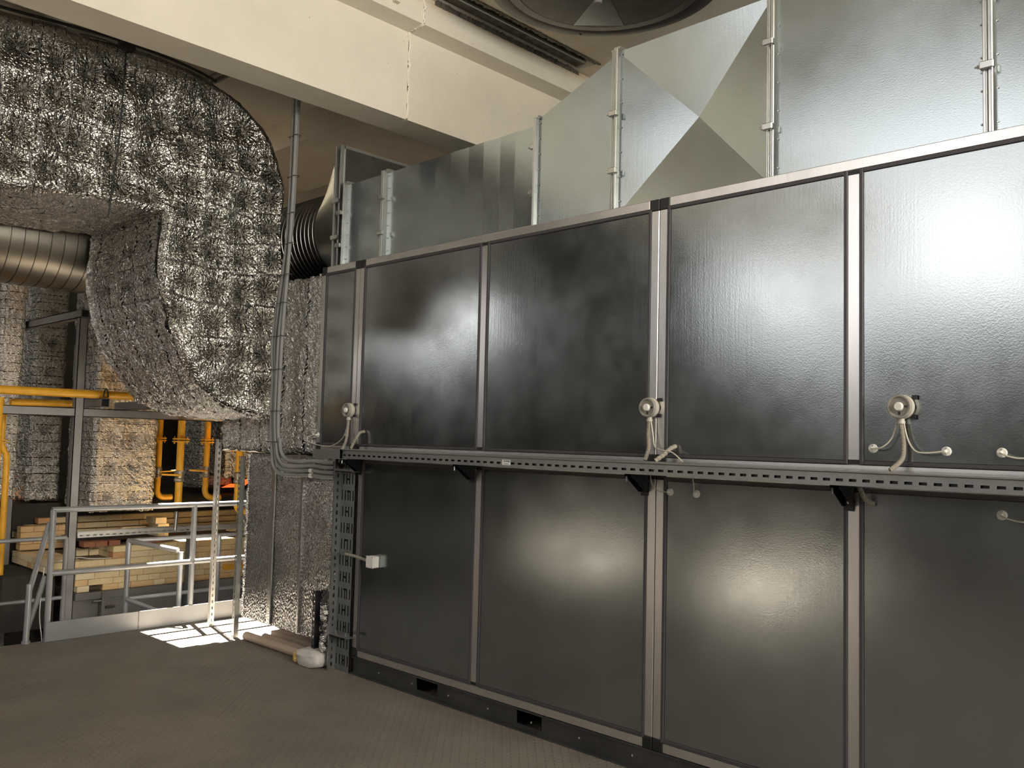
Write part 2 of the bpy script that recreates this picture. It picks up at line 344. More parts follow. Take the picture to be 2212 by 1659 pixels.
# roof over the high part of the hall (left) and ceiling slabs (right); openings let the sun in
def slab(mb, X0, X1, Y0, Y1, z0, z1, holes):
    xs = sorted({X0, X1, *[h[0] for h in holes], *[h[1] for h in holes]}); ys = sorted({Y0, Y1, *[h[2] for h in holes], *[h[3] for h in holes]})
    for i in range(len(xs)-1):
        for j in range(len(ys)-1):
            cx, cy_ = (xs[i]+xs[i+1])/2, (ys[j]+ys[j+1])/2
            if not any(h[0] < cx < h[1] and h[2] < cy_ < h[3] for h in holes): mb.box((xs[i], ys[j], z0), (xs[i+1], ys[j+1], z1))
    return mb
def sun_at(x, y, z): t = z/SUN_DIR.z; return x+SUN_DIR.x*t, y+SUN_DIR.y*t
def hole(x0, x1, y0, y1, z):
    a = sun_at(x0, y0, z); b = sun_at(x1, y1, z); return (a[0], b[0], a[1], b[1])
struct(slab(MB(), -6.6, .3, -4.6, 18, 7.3, 7.45, [hole(-3.3, -2.1, 7.25, 8.5, 7.35), hole(-2.6, -1.3, 4.2, 5.25, 7.35)]), 'ceiling_high', soffit_m)
struct(MB().box((.2, -4.6, 4.75), (.3, 18, 7.3)), 'wall_upper', wall_m)
struct(MB().box((.3, -4.6, 4.76), (9.5, 4.60, 4.95)), 'ceiling', paint_m)
struct(slab(MB(), .3, 9.5, 5.3, 18, 4.85, 5.0, [hole(3.05, 4.35, 6.15, 6.95, 4.9), hole(4.2, 5.3, 8.63, 8.95, 4.45)]), 'ceiling_rear', soffit_m)
mb = MB()
for x0, x1, z in ((2.27, 3.32, 4.56), (4.95, 6.05, 4.62), (6.9, 7.9, 4.60), (.8, 1.5, 4.6)):
    mb.prism([(x0, z), (x1, z), (x1+.12, 4.86), (x0-.12, 4.86)], 1, 5.3, 9.6)
struct(mb, 'ceiling_ribs', soffit_m)
struct(MB().box((.3, 4.6, 4.96), (9.5, 5.4, 5.06)).box((-6.6, 17.5, 5.0), (9.5, 18, 5.1)), 'ceiling_light_seal', soffit_m)  # unseen boxes added to seal the gaps against stray sky light
struct(MB().box((.3, 9.6, 4.3), (9.5, 9.9, 4.85)), 'ceiling_beam_rear', soffit_m)
# the cream girder across the picture, in two lengths, and its flange
def girder(x0, x1, label, name='ceiling_beam'):
    mb = MB(); mb.prism([(5.0, 3.875), (5.28, 3.875), (5.28, 4.95), (4.85, 4.95), (4.85, 4.735), (4.84, 4.725), (4.84, 4.545), (5.0, 4.53)], 0, x0, x1)
    return struct(mb, name, paint_m, label)
girder(-6.5, 3.985, 'cream painted concrete girder left of the mortar joint'); girder(4.0, 9.4, 'cream painted concrete girder right of the mortar joint')
bead = MB(); pts = [(3.992+.006*math.sin(z*40)+random.uniform(-.004, .004), 4.995, z) for z in np.linspace(3.88, 4.53, 60)]
bead.tube(pts, [random.uniform(.006, .013) for _ in pts], 6)
pts = [(3.992+random.uniform(-.006, .006), y, 4.54) for y in np.linspace(4.99, 4.84, 14)]+[(3.99+random.uniform(-.01, .01), 4.838, z) for z in np.linspace(4.55, 4.73, 14)]
bead.tube(pts, [random.uniform(.006, .012) for _ in pts], 6)
b = struct(bead, 'trim_2', bead_m, 'rough cream mortar bead in the girder joint', True)
mb = MB().box((.3, 4.60, 4.76), (4.10, 4.848, 4.95)).box((5.72, 4.60, 4.76), (9.4, 4.848, 4.95)); struct(mb, 'trim_3', paint_m)
# broken joint between ceiling slab and girder
j = thing('broken_joint', 'dark broken slot with crumbled edges between cream ceiling and girder', 'crack', (4.9, 4.75, 4.74))
MB().box((4.10, 4.60, 4.90), (5.72, 4.848, 4.94)).make('recess', rough_m, j)
mb = MB()
for i in range(70):
    x = 4.1+i*.0235; w = random.uniform(.006, .028)
    mb.box((x, 4.595, 4.752), (x+.024, 4.605+w, 4.80), .003); w = random.uniform(.004, .02); mb.box((x, 4.852-w, 4.725), (x+.024, 4.852, 4.77), .003)
mb.make('crumbled_edge', rough_m, j)['kind'] = 'stuff'
MB().tube([(4.10, 4.745, 4.80), (5.70, 4.745, 4.805)], .012, 8).make('reinforcing_bar', zinc_m, j)
MB().box((4.10, 4.76, 4.80), (5.72, 4.848, 4.87)).make('ledge', rough_m, j)
MB().box((4.10, 4.66, 4.85), (5.72, 4.72, 4.89)).make('inner_strip', zinc_m, j)
tag(MB().cbox((3.70, 4.80, 4.60), (3.75, 4.84, 4.80)).make('bracket_lug', paint_m), 'small painted lug on the girder flange left of the broken slot', 'bracket')
# ------------------------------------------------------------------ air handling unit
XF = 3.549
def frame_unit(y0, y1, z0, z1, mull, label, base=False, panels=None, corners=((0, 0), (0, 1), (1, 0), (1, 1)), depth=1.5, gap=.0015):
    """one cabinet section: aluminium profiles, black corner pieces, gaskets and panels (front face at X = XF)"""
    t = thing('air_handling_unit', label, 'air handler', (XF+depth/2, (y0+y1)/2, z0), 'air handler sections along the platform')
    ya, yb = y0+gap, y1-gap; za, zb = z0+.001, z1-.001; w = .046; c = .056
    for (y, s, k) in ((ya, 1, 0), (yb, -1, 1)):
        MB().cbox((XF, y, za+c), (XF+.05, y+s*w, zb-c), .003).make('corner_post', alu_m, t)
    for z, s in ((za, 1), (zb, -1)):
        MB().cbox((XF, ya+c, z), (XF+.05, yb-c, z+s*w), .003).make('frame_rail', alu_m, t)
    for m in mull:
        MB().cbox((XF+.002, m-.0245, za+w+.018), (XF+.05, m+.0245, zb-w-.018), .002).make('mullion', alu_m, t)
        for z in (za+w, zb-w-.018): MB().box((XF+.003, m-.024, z), (XF+.045, m+.024, z+.018)).make('mullion_joint', black_m, t)
    for (ky, kz) in corners:
        yy = (ya, ya+c) if ky == 0 else (yb-c, yb); zz = (za, za+c) if kz == 0 else (zb-c, zb)
        MB().cbox((XF-.0015, yy[0], zz[0]), (XF+.05, yy[1], zz[1]), .003).make('corner_piece', black_m, t)
    es = [ya+w]+[v for m in mull for v in (m-.0245, m+.0245)]+[yb-w]
    g = .016
    for i in range(0, len(es), 2):
        a, b_ = es[i], es[i+1]; zl, zh = za+w, zb-w
        gm = MB()
        gm.cbox((XF-.003, a, zl), (XF+.02, a+g, zh), .002).cbox((XF-.003, b_-g, zl), (XF+.02, b_, zh), .002)
        gm.cbox((XF-.003, a+g, zl), (XF+.02, b_-g, zl+g), .002).cbox((XF-.003, a+g, zh-g), (XF+.02, b_-g, zh), .002)
        gm.make('gasket', gasket_m, t)
        MB().cbox((XF+.004, a+g, zl+g), (XF+.045, b_-g, zh-g), .002).make('panel', panel_m, t)
    MB().box((XF+.05, ya+.004, za+.004), (XF+depth, yb-.004, zb-.004)).make('body', duct_m, t)
    if base:
        mb = MB(); slots = sorted(base)
        mb.box((XF-.012, y0, 0), (XF+.05, y1, .010)).box((XF, y0, .104), (XF+.05, y1, .113))
        ys = [y0]+[v for s_ in slots for v in s_]+[y1]
        for i in range(0, len(ys), 2): mb.box((XF+.014, ys[i], .010), (XF+.02, ys[i+1], .104))
        for s_ in slots: mb.box((XF+.014, s_[0], .010), (XF+.02, s_[1], .028))
        mb.make('base_channel', base_m, t)
        mb = MB()
        for k in range(int((y1-y0)/.33)):
            y = y0+.12+k*.33; mb.lathe((XF+.013, y, .055), (-1, 0, 0), [(.006, 0), (.006, .004), (.003, .006)], 8)
        mb.make('base_screws', zinc_m, t)['kind'] = 'stuff'
        MB().box((XF+.3, y0, 0), (XF+depth-.05, y1, .113)).make('base_core', black_m, t)
    return t
frame_unit(4.890, 5.343, 1.441, 2.749, [], 'narrow upper galvanised cabinet section at the foil plenum end')
frame_unit(2.457, 4.890, 1.441, 2.749, [3.680], 'upper galvanised cabinet section with two panels left of the doubled post')
frame_unit(.020, 2.457, 1.441, 2.749, [1.498], 'upper galvanised cabinet section at the right with the free-standing pressure switch')
frame_unit(2.457, 4.834, .114, 1.440, [3.680], 'lower galvanised cabinet section with the white junction box', base=[(3.995, 4.19), (3.165, 3.35)])
frame_unit(.020, 2.457, .114, 1.440, [1.498], 'lower galvanised cabinet section at the right under the cable tray', base=[(1.9, 2.05)])
# ------------------------------------------------------------------ ducts on top of the unit
XD = 3.70
def flange(mb_parent, y, z0, z1, x, two=True):
    for k, dy in ((0, -.019), (1, .001)) if two else ((0, -.019),):
        m = MB().cbox((x-.030, y+dy, z0), (x+.01, y+dy+.018, z1), .003)
        m.box((x-.032, y+dy+.006, z0), (x-.028, y+dy+.012, z1))
        m.make('flange', zinc_m, mb_parent)
def clamp(par, y, z, x):
    cl_ = MB().cbox((x-.050, y-.026, z-.016), (x-.024, y+.026, z+.016), .004).make('clamp', zinc_m, par)
    MB().lathe((x-.038, y+.026, z), (0, 1, 0), [(.008, 0), (.008, .008), (.004, .010), (.004, .018)], 8).make('clamp_bolt', zinc_m, cl_)
def duct(label, y0, y1, z0, zt0, zt1, flanges, clamps=(), facets=None, cross=None, x0=XD, x1=XD, depth=.95):
    """rectangular duct between y0 < y1; top height zt0 at y0 and zt1 at y1"""
    t = thing('sheet_metal_duct', label, 'duct', (XD+depth/2, (y0+y1)/2, z0), 'galvanised ducts on top of the air handler')
    mb = MB(); xb = XD+depth
    if facets:
        ys = [y0]+facets+[y1]; A = []; Bv = []
        for i, y in enumerate(ys):
            d = (0 if i % 2 else .006); A.append((XD+d, y, z0)); Bv.append((XD+d, y, zt0+(zt1-zt0)*(y-y0)/(y1-y0)))
        n = len(ys); mb.add(A+Bv+[(xb, y0, z0), (xb, y1, z0), (xb, y0, zt0), (xb, y1, zt1)],
            [(i, i+1, n+i+1, n+i) for i in range(n-1)]+[(2*n, 2*n+1, 2*n+3, 2*n+2), tuple(range(n))+(2*n+1, 2*n), tuple(range(n, 2*n))+(2*n+3, 2*n+2), (0, n, 2*n+2, 2*n), (n-1, 2*n-1, 2*n+3, 2*n+1)])
    elif cross:
        cyy, cz, d = cross
        vs = [(x0, y0, z0), (x1, y1, z0), (x1, y1, zt1), (x0, y0, zt0), ((x0+x1)/2-d, cyy, cz), (xb, y0, z0), (xb, y1, z0), (xb, y1, zt1), (xb, y0, zt0)]
        mb.add(vs, [(0, 1, 4), (1, 2, 4), (2, 3, 4), (3, 0, 4), (5, 6, 7, 8), (0, 5, 6, 1), (3, 2, 7, 8), (0, 3, 8, 5), (1, 6, 7, 2)])
    else:
        vs = [(x0, y0, z0), (x1, y1, z0), (x1, y1, zt1), (x0, y0, zt0), (xb, y0, z0), (xb, y1, z0), (xb, y1, zt1), (xb, y0, zt0)]
        mb.add(vs, [(0, 1, 2, 3), (4, 5, 6, 7), (0, 4, 5, 1), (3, 2, 6, 7), (0, 3, 7, 4), (1, 5, 6, 2)])
    mb.make('duct_shell', duct_m, t)
    for (y, zt, xx) in flanges: 
        m = MB().cbox((xx-.030, y-.009, z0), (xx+.01, y+.009, zt+.012), .003).box((xx-.034, y-.003, z0), (xx-.028, y+.003, zt+.012)); m.make('flange', zinc_m, t)
        m = MB().box((xx, y-.009, zt), (xx+.5, y+.009, zt+.03)); m.make('top_flange', zinc_m, t)
        MB().lathe((xx-.012, y-.02, zt+.015), (0, 1, 0), [(.010, 0), (.010, .04)], 6).make('corner_bolt', zinc_m, t)
    for (y, z, xx) in clamps: clamp(t, y, z, xx)
    mb = MB()
    for (y, zt, xx) in flanges:
        for k in range(7):
            z = z0+.08+k*(zt-z0-.1)/6; mb.lathe((xx-.001, y+(-.02 if y > (y0+y1)/2 else .02), z), (-1, 0, 0), [(.0045, 0), (.0045, .002), (.002, .004)], 7)
    if flanges: mb.make('screw_heads', zinc_m, t)['kind'] = 'stuff'
    return t
Z0 = 2.750
duct('short plain duct piece beside the dark square hood', 4.841, 5.306, Z0, 3.375, 3.375, [(5.297, 3.375, XD), (4.850, 3.375, XD)], [(5.33, 3.17, XD), (5.33, 2.93, XD)])
duct('long low duct with shallow vertical folds', 3.386, 4.839, Z0, 3.385, 3.375, [(4.831, 3.375, XD), (3.395, 3.385, XD)], [(4.836, 3.20, XD), (4.836, 2.95, XD)],
     facets=[3.60, 3.73, 3.87, 4.01, 4.17, 4.32, 4.48])
duct('tapering duct piece rising to the right with a sloping top', 2.846, 3.384, Z0, 3.640, 3.385, [(3.376, 3.385, XD-.05), (2.855, 3.640, XD)],
     [(3.392, 3.235, XD-.02), (3.392, 2.97, XD-.02)], x0=XD, x1=XD-.05)
duct('duct piece creased in a large X from corner to corner', 1.941, 2.844, Z0, 3.655, 3.650, [(2.836, 3.65, XD), (1.950, 3.655, XD)],
     [(2.84, 3.30, XD), (2.84, 2.99, XD)], cross=(2.372, 3.197, -.058))
duct('tall plain duct between two bolted flanges left of the last flange', 1.023, 1.939, Z0, 3.655, 3.655, [(1.931, 3.655, XD), (1.032, 3.655, XD)], [(1.945, 3.42, XD), (1.945, 3.02, XD)])
duct('tall plain duct at the right edge of the photo', .05, 1.021, Z0, 3.655, 3.655, [(1.013, 3.655, XD)], [(1.022, 3.34, XD), (1.022, 3.05, XD)])
# dark square hood, its flanges and the square-to-round piece
h = thing('square_hood', 'dark square duct hood with flanges turning to a round duct', 'duct', (4.2, 5.42, 2.76))
MB().box((XD, 5.325, 2.76), (4.85, 5.335, 3.655)).make('end_plate', darkduct_m, h)
MB().box((XD, 5.335, 2.76), (4.85, 5.395, 3.655)).make('hood_shell', duct_m, h)
for y in (5.345, 5.405): MB().cbox((XD-.03, y, 2.76), (XD+.01, y+.02, 3.685)).box((XD, y, 3.655), (4.85, y+.02, 3.685)).make('flange', zinc_m, h)
for z in (2.98, 3.25): MB().cbox((XD-.05, 5.34, z), (XD-.01, 5.42, z+.03)).make('clamp', zinc_m, h)
cxr, czr, rr = 4.12, 3.14, .37
sq = []; ci = []
N_ = 48
for k in range(N_):
    a = 2*PI*k/N_; c, s_ = math.cos(a), math.sin(a); m_ = max(abs(c), abs(s_))
    sq.append(((XD+4.62)/2+(4.62-XD)/2*c/m_, 5.425, 3.2075+.4475*s_/m_)); ci.append((cxr+rr*c, 5.78, czr+rr*s_))
mb = MB(); mb.add(sq+ci, [(k, (k+1) % N_, N_+(k+1) % N_, N_+k) for k in range(N_)]); mb.make('square_to_round', duct_m, h, smooth=True)
def spiral(name, label, c, axis, length, r, pitch, m, k_=.007):
    c = Vector(c); prof = []; x = 0
    while x < length:
        prof += [(r, x), (r, x+pitch*.45), (r+k_, x+pitch*.48), (r+k_, x+pitch*.53), (r, x+pitch*.56), (r, x+pitch*.99)]; x += pitch
    mb = MB().lathe(c, axis, prof, 56); o = mb.make(name, m, smooth=True, origin=tuple(c)); return tag(o, label, 'duct')
spiral('round_spiral_duct', 'dark round ribbed duct entering the square hood behind the grey conduits', (cxr, 5.78, czr), (0, 1, 0), 1.4, rr, .055, darkduct_m, .004)
spiral('round_spiral_duct', 'dull round ribbed duct at the left edge under the foil duct', (.6, 7.62, 3.06), (1, 0, 0), 2.6, .38, .095, spiral_m, -.007)
# big round damper under the ceiling
d = thing('round_ceiling_duct', 'large round grey duct end cap hanging under the cream ceiling', 'duct', (4.53, 3.61, 4.66))
R0 = .805
MB().lathe((4.53, 3.61, 4.76), (0, 0, -1), [(R0-.03, 0), (R0-.02, .10), (R0, .10), (R0, .115), (R0*.86, .128), (R0*.855, .126), (R0*.85, .130), (R0*.76, .137), (R0*.755, .134), (R0*.75, .139), (.02, .15)], 72).make('cap', darkduct_m, d, smooth=True)
MB().lathe((4.53, 3.61, 4.76), (0, 0, -1), [(R0+.004, .02), (R0+.004, .105), (R0-.01, .105)], 72).make('collar', duct_m, d, smooth=True)
MB().lathe((4.60, 3.72, 4.612), (0, 0, -1), [(.030, 0), (.030, .05), (.026, .055)], 20).make('centre_boss', frame_m, d, smooth=True)
for a in (2.30, 2.72, .9, -1.2):
    MB().lathe((4.53+.77*math.cos(a), 3.61+.77*math.sin(a), 4.645), (0, 0, -1), [(.008, 0), (.008, .01)], 8).make('rivet', black_m, d)
MB().add([(4.53, 3.61, 4.610), (4.53+.6*math.cos(.42), 3.61+.6*math.sin(.42), 4.621), (4.53+.6*math.cos(1.05), 3.61+.6*math.sin(1.05), 4.621), (4.53, 3.61, 4.606), (4.53+.6*math.cos(.42), 3.61+.6*math.sin(.42), 4.617), (4.53+.6*math.cos(1.05), 3.61+.6*math.sin(1.05), 4.617)],
    [(0, 1, 2), (3, 4, 5), (0, 1, 4, 3), (1, 2, 5, 4), (2, 0, 3, 5)]).make('reflection_wedge', duct_m, d)  # brighter wedge stands in for a reflection on the cap
# ------------------------------------------------------------------ cable trays and brackets
def slotted(mb, ax, u0, u1, lo, hi, fixed, th, pitch=.05, slot=.028, sh=.0105, sz=None):
    """thin wall with a row of real slots. runs along ax ('y' or 'z'); lo..hi is the other in-plane extent; fixed is X"""
    mid = sz if sz is not None else (lo+hi)/2
    def B(a0, a1, b0, b1):
        if ax == 'y': mb.box((fixed, a0, b0), (fixed+th, a1, b1))
        elif ax == 'x': mb.box((a0, fixed, b0), (a1, fixed+th, b1))
        else: mb.box((fixed, b0, a0), (fixed+th, b1, a1))
    B(u0, u1, lo, mid-sh/2); B(u0, u1, mid+sh/2, hi)
    u = u0; web = pitch-slot
    B(u0, u0+web/2, mid-sh/2, mid+sh/2); u = u0+web/2
    while u+slot < u1:
        e = min(u+pitch, u1); B(u+slot, e, mid-sh/2, mid+sh/2); u += pitch
    return mb
t = thing('cable_tray', 'long slotted cable tray running across the middle of the panels', 'cable tray', (3.36, 2.3, 1.41))
slotted(MB(), 'y', -.2, 4.62, 1.413, 1.463, 3.250, .0015, sz=1.434).make('side_wall', tray_m, t)
MB().box((3.50, -.2, 1.413), (3.5015, 4.62, 1.463)).make('rear_wall', tray_m, t)
MB().box((3.2515, -.2, 1.413), (3.50, 4.62, 1.4145)).make('tray_floor', base_m, t)  # dark material paints in the shade inside the tray
MB().cbox((3.262, -.2, 1.4150), (3.34, 4.60, 1.452), .008).make('shade_filler', black_m, t)  # black bar added in the tray, stands in for shade behind the slots
mb = MB().box((3.243, -.2, 1.466), (3.508, 4.62, 1.468)).tube([(3.247, -.2, 1.465), (3.247, 4.62, 1.465)], .0045, 8); mb.make('lid', lid_m, t)
MB().box((3.235, 4.60, 1.412), (3.252, 4.64, 1.47)).box((3.235, 4.60, 1.412), (3.5, 4.603, 1.47)).make('end_plate', tray_m, t)
lb = MB().box((3.2488, 3.168-.028, 1.424), (3.2499, 3.168+.03, 1.452)).make('sticker', label_m, t); lb['label'] = 'small white sticker with a printed block'
mb = MB()
for k in range(9):
    w_ = random.choice((.0015, .003, .002)); y = 3.158+.024-k*.0052; mb.box((3.2482, y, 1.439), (3.2487, y+w_, 1.449))
mb.box((3.2482, 3.150, 1.429), (3.2487, 3.186, 1.431)); mb.make('print', ink_m, lb)
vt = thing('vertical_cable_tray', 'upright slotted cable tray standing at the left end of the cabinet', 'cable tray', (3.52, 4.92, 0))
def hpattern(mb, x, th, y0, y1, z0, z1):
    """perforated web: groups of upright slots cut through, some joined by a cross slot like an H"""
    n = 14; m = int((z1-z0)/.0135); grid = [[1]*n for _ in range(m)]
    g = 0; r = 3
    while r+6 < m:
        cols = (1, 4, 6, 9, 12) if g % 2 == 0 else (2, 5, 8, 11)
        for c in cols:
            for q in range(5): grid[r+q][c] = 0
        if g % 3 != 1:
            c0 = 4 if g % 2 == 0 else 5
            for c in range(c0, c0+3): grid[r+2][c] = 0
        else:
            for c in range(5, 8): grid[r+4][c] = 0
        r += 8; g += 1
    dy = (y1-y0)/n; dz = (z1-z0)/m
    for i in range(m):
        k = 0
        while k < n:
            if grid[i][k]:
                e = k
                while e < n and grid[i][e]: e += 1
                mb.add([(x, y0+k*dy, z0+i*dz), (x, y0+e*dy, z0+i*dz), (x, y0+e*dy, z0+(i+1)*dz), (x, y0+k*dy, z0+(i+1)*dz)], [(0, 1, 2, 3)]); k = e
            else: k += 1
    return mb
hpattern(MB(), 3.535, .0015, 4.845, 5.0, 0, 1.46).make('web', tray_m, vt)
MB().box((3.546, 4.838, 0), (3.5475, 5.0, 1.42)).make('backing', black_m, vt)
slotted(MB(), 'z', 0, 1.46, 3.475, 3.535, 5.0, .0015) if False else None
mb = MB()
z = 0; 
mb.box((3.470, 4.999, 0), (3.500, 5.0, 1.46)); mb.box((3.512, 4.999, 0), (3.535, 5.0, 1.46))
while z < 1.44: mb.box((3.500, 4.999, z), (3.512, 5.0, min(z+.024, 1.46))); z += .05
mb.make('side_wall', tray_m, vt)
MB().box((3.470, 4.984, 0), (3.4715, 5.0, 1.46)).make('front_lip', lid_m, vt)
MB().box((3.30, 4.62, 1.405), (3.535, 5.0, 1.413)).box((3.30, 4.62, 1.413), (3.302, 5.0, 1.463)).make('corner_piece', tray_m, vt)
for z in (1.315, .235):
    m = MB().box((3.47, 4.80, z), (3.545, 4.985, z+.004)).box((3.47, 4.80, z), (3.472, 4.985, z+.018)); m.make('cross_bar', zinc_m if z > 1 else tray_m, vt)
for z in (.255,):
    for y in (4.84, 4.95): MB().lathe((3.50, y, z-.015), (0, 0, 1), [(.009, 0), (.009, .008), (.005, .009), (.005, .025)], 6).make('bolt', zinc_m, vt)
for y, lab in ((4.82, 'black triangular bracket under the tray beside the upright tray'), (3.73, 'black triangular bracket under the tray at the first mullion'),
               (2.52, 'black triangular bracket under the tray at the doubled post'), (1.515, 'black triangular bracket under the tray at the right mullion')):
    b = thing('tray_bracket', lab, 'bracket', (3.54, y, 1.33), 'tray brackets')
    for dy in (-.02, .018):
        MB().prism([(3.545, 1.41), (3.41, 1.41), (3.41, 1.392), (3.43, 1.385), (3.525, 1.318), (3.545, 1.318)], 1, y+dy, y+dy+.002).make('cheek_plate', bracket_m, b)
    MB().box((3.543, y-.02, 1.30), (3.546, y+.02, 1.41)).box((3.41, y-.02, 1.408), (3.545, y+.02, 1.411)).make('back_plate', bracket_m, b)
    MB().lathe((3.543, y, 1.335), (-1, 0, 0), [(.007, 0), (.007, .006), (.004, .008)], 8).make('bolt', zinc_m, b)
    MB().tube([(3.415, y+.012, 1.372), (3.415, y+.012, 1.395)], .004, 8).make('hook_bolt', zinc_m, b)
# ------------------------------------------------------------------ four grey conduits with ties
names = ['outermost grey conduit, nearest the foil duct, bending lowest along the bubble foil box', 'second grey conduit, third from the top on the bubble foil box',
         'third grey conduit, second from the top on the bubble foil box', 'innermost grey conduit, topmost where the bundle runs sideways']
for i in range(4):
    dx = i*.0; off = i*.030
    ylow = 5.70-off*1.0; xl = 3.40; zl = 1.272+i*.033
    ys = 5.70-off*.95
    xo = (0, .004, -.004, .002)[i]
    top = 5.60-i*.022
    pts = [(xl+xo+(.0 if i % 2 else .03), top, 4.84), (xl+xo+(.0 if i % 2 else .03), top, 3.6), (xl+xo+(.0 if i % 2 else .024), top+.015, 3.0), (xl+xo, ylow-.01+(.03 if i < 2 else .0), 2.3), (xl+xo, ylow, 1.95), (xl+xo, ylow, 1.66), (xl+xo, ylow-.02, 1.50)]
    ce = (ylow-.02-.11, 1.50)
    pts += [(xl+xo, ylow-.02-.012, zl+.15), (xl+xo, ylow-.05, zl+.07), (xl+xo, ylow-.10, zl+.02), (xl+xo, ylow-.17, zl)]
    y = ylow-.30
    pts += [(xl+.03, y, zl-.003), (xl+.05, 5.22, zl+.004), (xl+.06, 5.10, zl-.002), (xl+.075, 5.0, zl)]
    o = MB().tube(spline(pts, 7), .0136, 12).make('conduit', conduit_m, smooth=True, origin=(3.4, ylow, 1.3)); tag(o, names[i], 'conduit', 'grey conduits bundled down to the upright tray')
    if i < 2:
        MB().tube([(xl+.045, 5.245, zl+.003), (xl+.048, 5.215, zl+.004)], .0155, 12).make('white_tape', white_m, o)
words = ['topmost', 'second', 'third', 'fourth', 'fifth', 'sixth', 'seventh', 'eighth', 'ninth', 'lowest']
zs = [3.72, 3.42, 3.15, 2.93, 2.70, 2.50, 2.26, 2.02, 1.72, 1.50]
for i, z in enumerate(zs):
    f = (4.84-z)/3.3
    ya, yb = (5.600, 5.534) if z > 3.3 else ((5.64, 5.54) if z > 2.6 else (5.715, 5.60))
    x = 3.415 if z > 2.9 else 3.40
    pts = [(x-.026, ya+.005, z), (x-.022, (ya+yb)/2-.02, z-.003), (x-.026, yb-.02, z), (x+.018, yb-.020, z), (x+.022, ya, z), (x+.0, ya+.017, z), (x-.026, ya+.005, z)]
    if z < 2.0: pts = [(q[0], q[1]+.0, q[2]) for q in pts]
    o = MB().tube(spline(pts, 4), .0026, 6).make('cable_tie', black_m, origin=(x, ya, z)); tag(o, 'black cable tie round the upright conduit bundle, %s of ten' % words[i], 'cable tie', 'cable ties on the conduits')
# ------------------------------------------------------------------ pressure switches, hoses, ports
def pressure_switch(y, z, lab, dark=False):
    t = thing('pressure_switch', lab, 'pressure switch', (3.53, y, z), 'pressure switches on the cabinet')
    x = XF
    MB().box((x-.006, y-.045, z-.008), (x-.001, y+.045, z+.008)).box((x-.010, y-.055, z+.030), (x-.001, y-.035, z+.046)).box((x-.010, y-.05, z-.046), (x-.001, y-.03, z-.03)).make('mounting_plate', bracket_m, t)
    MB().lathe((x-.006, y, z), (-1, 0, 0), [(.044, 0), (.048, .006), (.048, .026), (.046, .030)], 36).make('housing', cream_m, t, smooth=True)
    MB().lathe((x-.036, y, z), (-1, 0, 0), [(.047, 0), (.047, .010), (.044, .015), (.039, .015), (.036, .007)], 36).make('clear_cover', clear_m, t, smooth=True)
    MB().lathe((x-.0365, y, z), (-1, 0, 0), [(.017, 0), (.017, .019), (.014, .023)], 20).make('dial', white_m, t, smooth=True)
    MB().box((x-.0445, y-.030, z-.004), (x-.043, y-.018, z+.004)).box((x-.0445, y-.004, z-.032), (x-.043, y+.004, z-.02)).make('marking', bracket_m, t)
    MB().lathe((x-.024, y, z-.044), (0, 0, -1), [(.013, 0), (.013, .012), (.015, .012), (.015, .022), (.011, .024)], 16).make('cable_gland', cream_m, t, smooth=True)
    return t
pressure_switch(4.93, 1.727, 'round pressure switch on the post beside the narrow cabinet section')
pressure_switch(2.482, 1.725, 'round pressure switch on the doubled aluminium post')
pressure_switch(1.300, 1.719, 'round pressure switch on the bare panel at the right')
def hose(path, lab, r=.0105, pitch=.0065, name='corrugated_hose'):
    P = spline(path, 10); L_ = [0]
    for a, b in zip(P, P[1:]): L_.append(L_[-1]+(b-a).length)
    n = int(L_[-1]/pitch*2)+2; out = []; rs = []; j = 0
    for k in range(n):
        s = L_[-1]*k/(n-1)
        while j < len(L_)-2 and L_[j+1] < s: j += 1
        f = (s-L_[j])/max(1e-6, L_[j+1]-L_[j]); out.append(P[j].lerp(P[j+1], f)); rs.append(r*(1 if k % 2 else .80))
    o = MB().tube(out, rs, 10).make(name, hose_m, smooth=False, origin=tuple(out[0])); return tag(o, lab, 'hose', 'hoses on the cabinet')
X = XF-.026
hose([(X, 4.93, 1.660), (X, 4.935, 1.60), (X-.02, 4.92, 1.52), (X-.06, 4.91, 1.455)], 'short corrugated hose below the pressure switch at the narrow section')
hose([(X, 2.482, 1.657), (X, 2.486, 1.60), (X-.01, 2.476, 1.53), (X-.03, 2.482, 1.472)], 'corrugated hose below the pressure switch on the doubled post')
hose([(X, 1.300, 1.650), (X, 1.291, 1.59), (X-.01, 1.289, 1.53), (X-.03, 1.298, 1.50), (X-.06, 1.32, 1.472)], 'corrugated hose below the pressure switch at the right')
hose([(XF-.06, 1.452, 1.408), (XF-.05, 1.444, 1.38), (XF-.03, 1.432, 1.345), (XF-.001, 1.415, 1.335)], 'corrugated hose stub curling out under the tray at the right')
hose([(XF-.001, 4.775, 1.585), (XF-.03, 4.79, 1.575), (XF-.05, 4.81, 1.53), (XF-.07, 4.83, 1.47)], 'arched grey hose entering the panel beside the narrow section', .011)
hose([(XF-.001, 2.345, 1.543), (XF-.03, 2.357, 1.530), (XF-.06, 2.375, 1.50), (XF-.09, 2.40, 1.472)], 'short beige hose stub entering the panel beside the doubled post', .012, .02)
def tube_thing(path, lab):
    o = MB().tube(spline(path, 8), .0032, 7).make('pressure_tube', tube_m, smooth=True, origin=tuple(path[0])); return tag(o, lab, 'tube', 'thin pressure tubes')
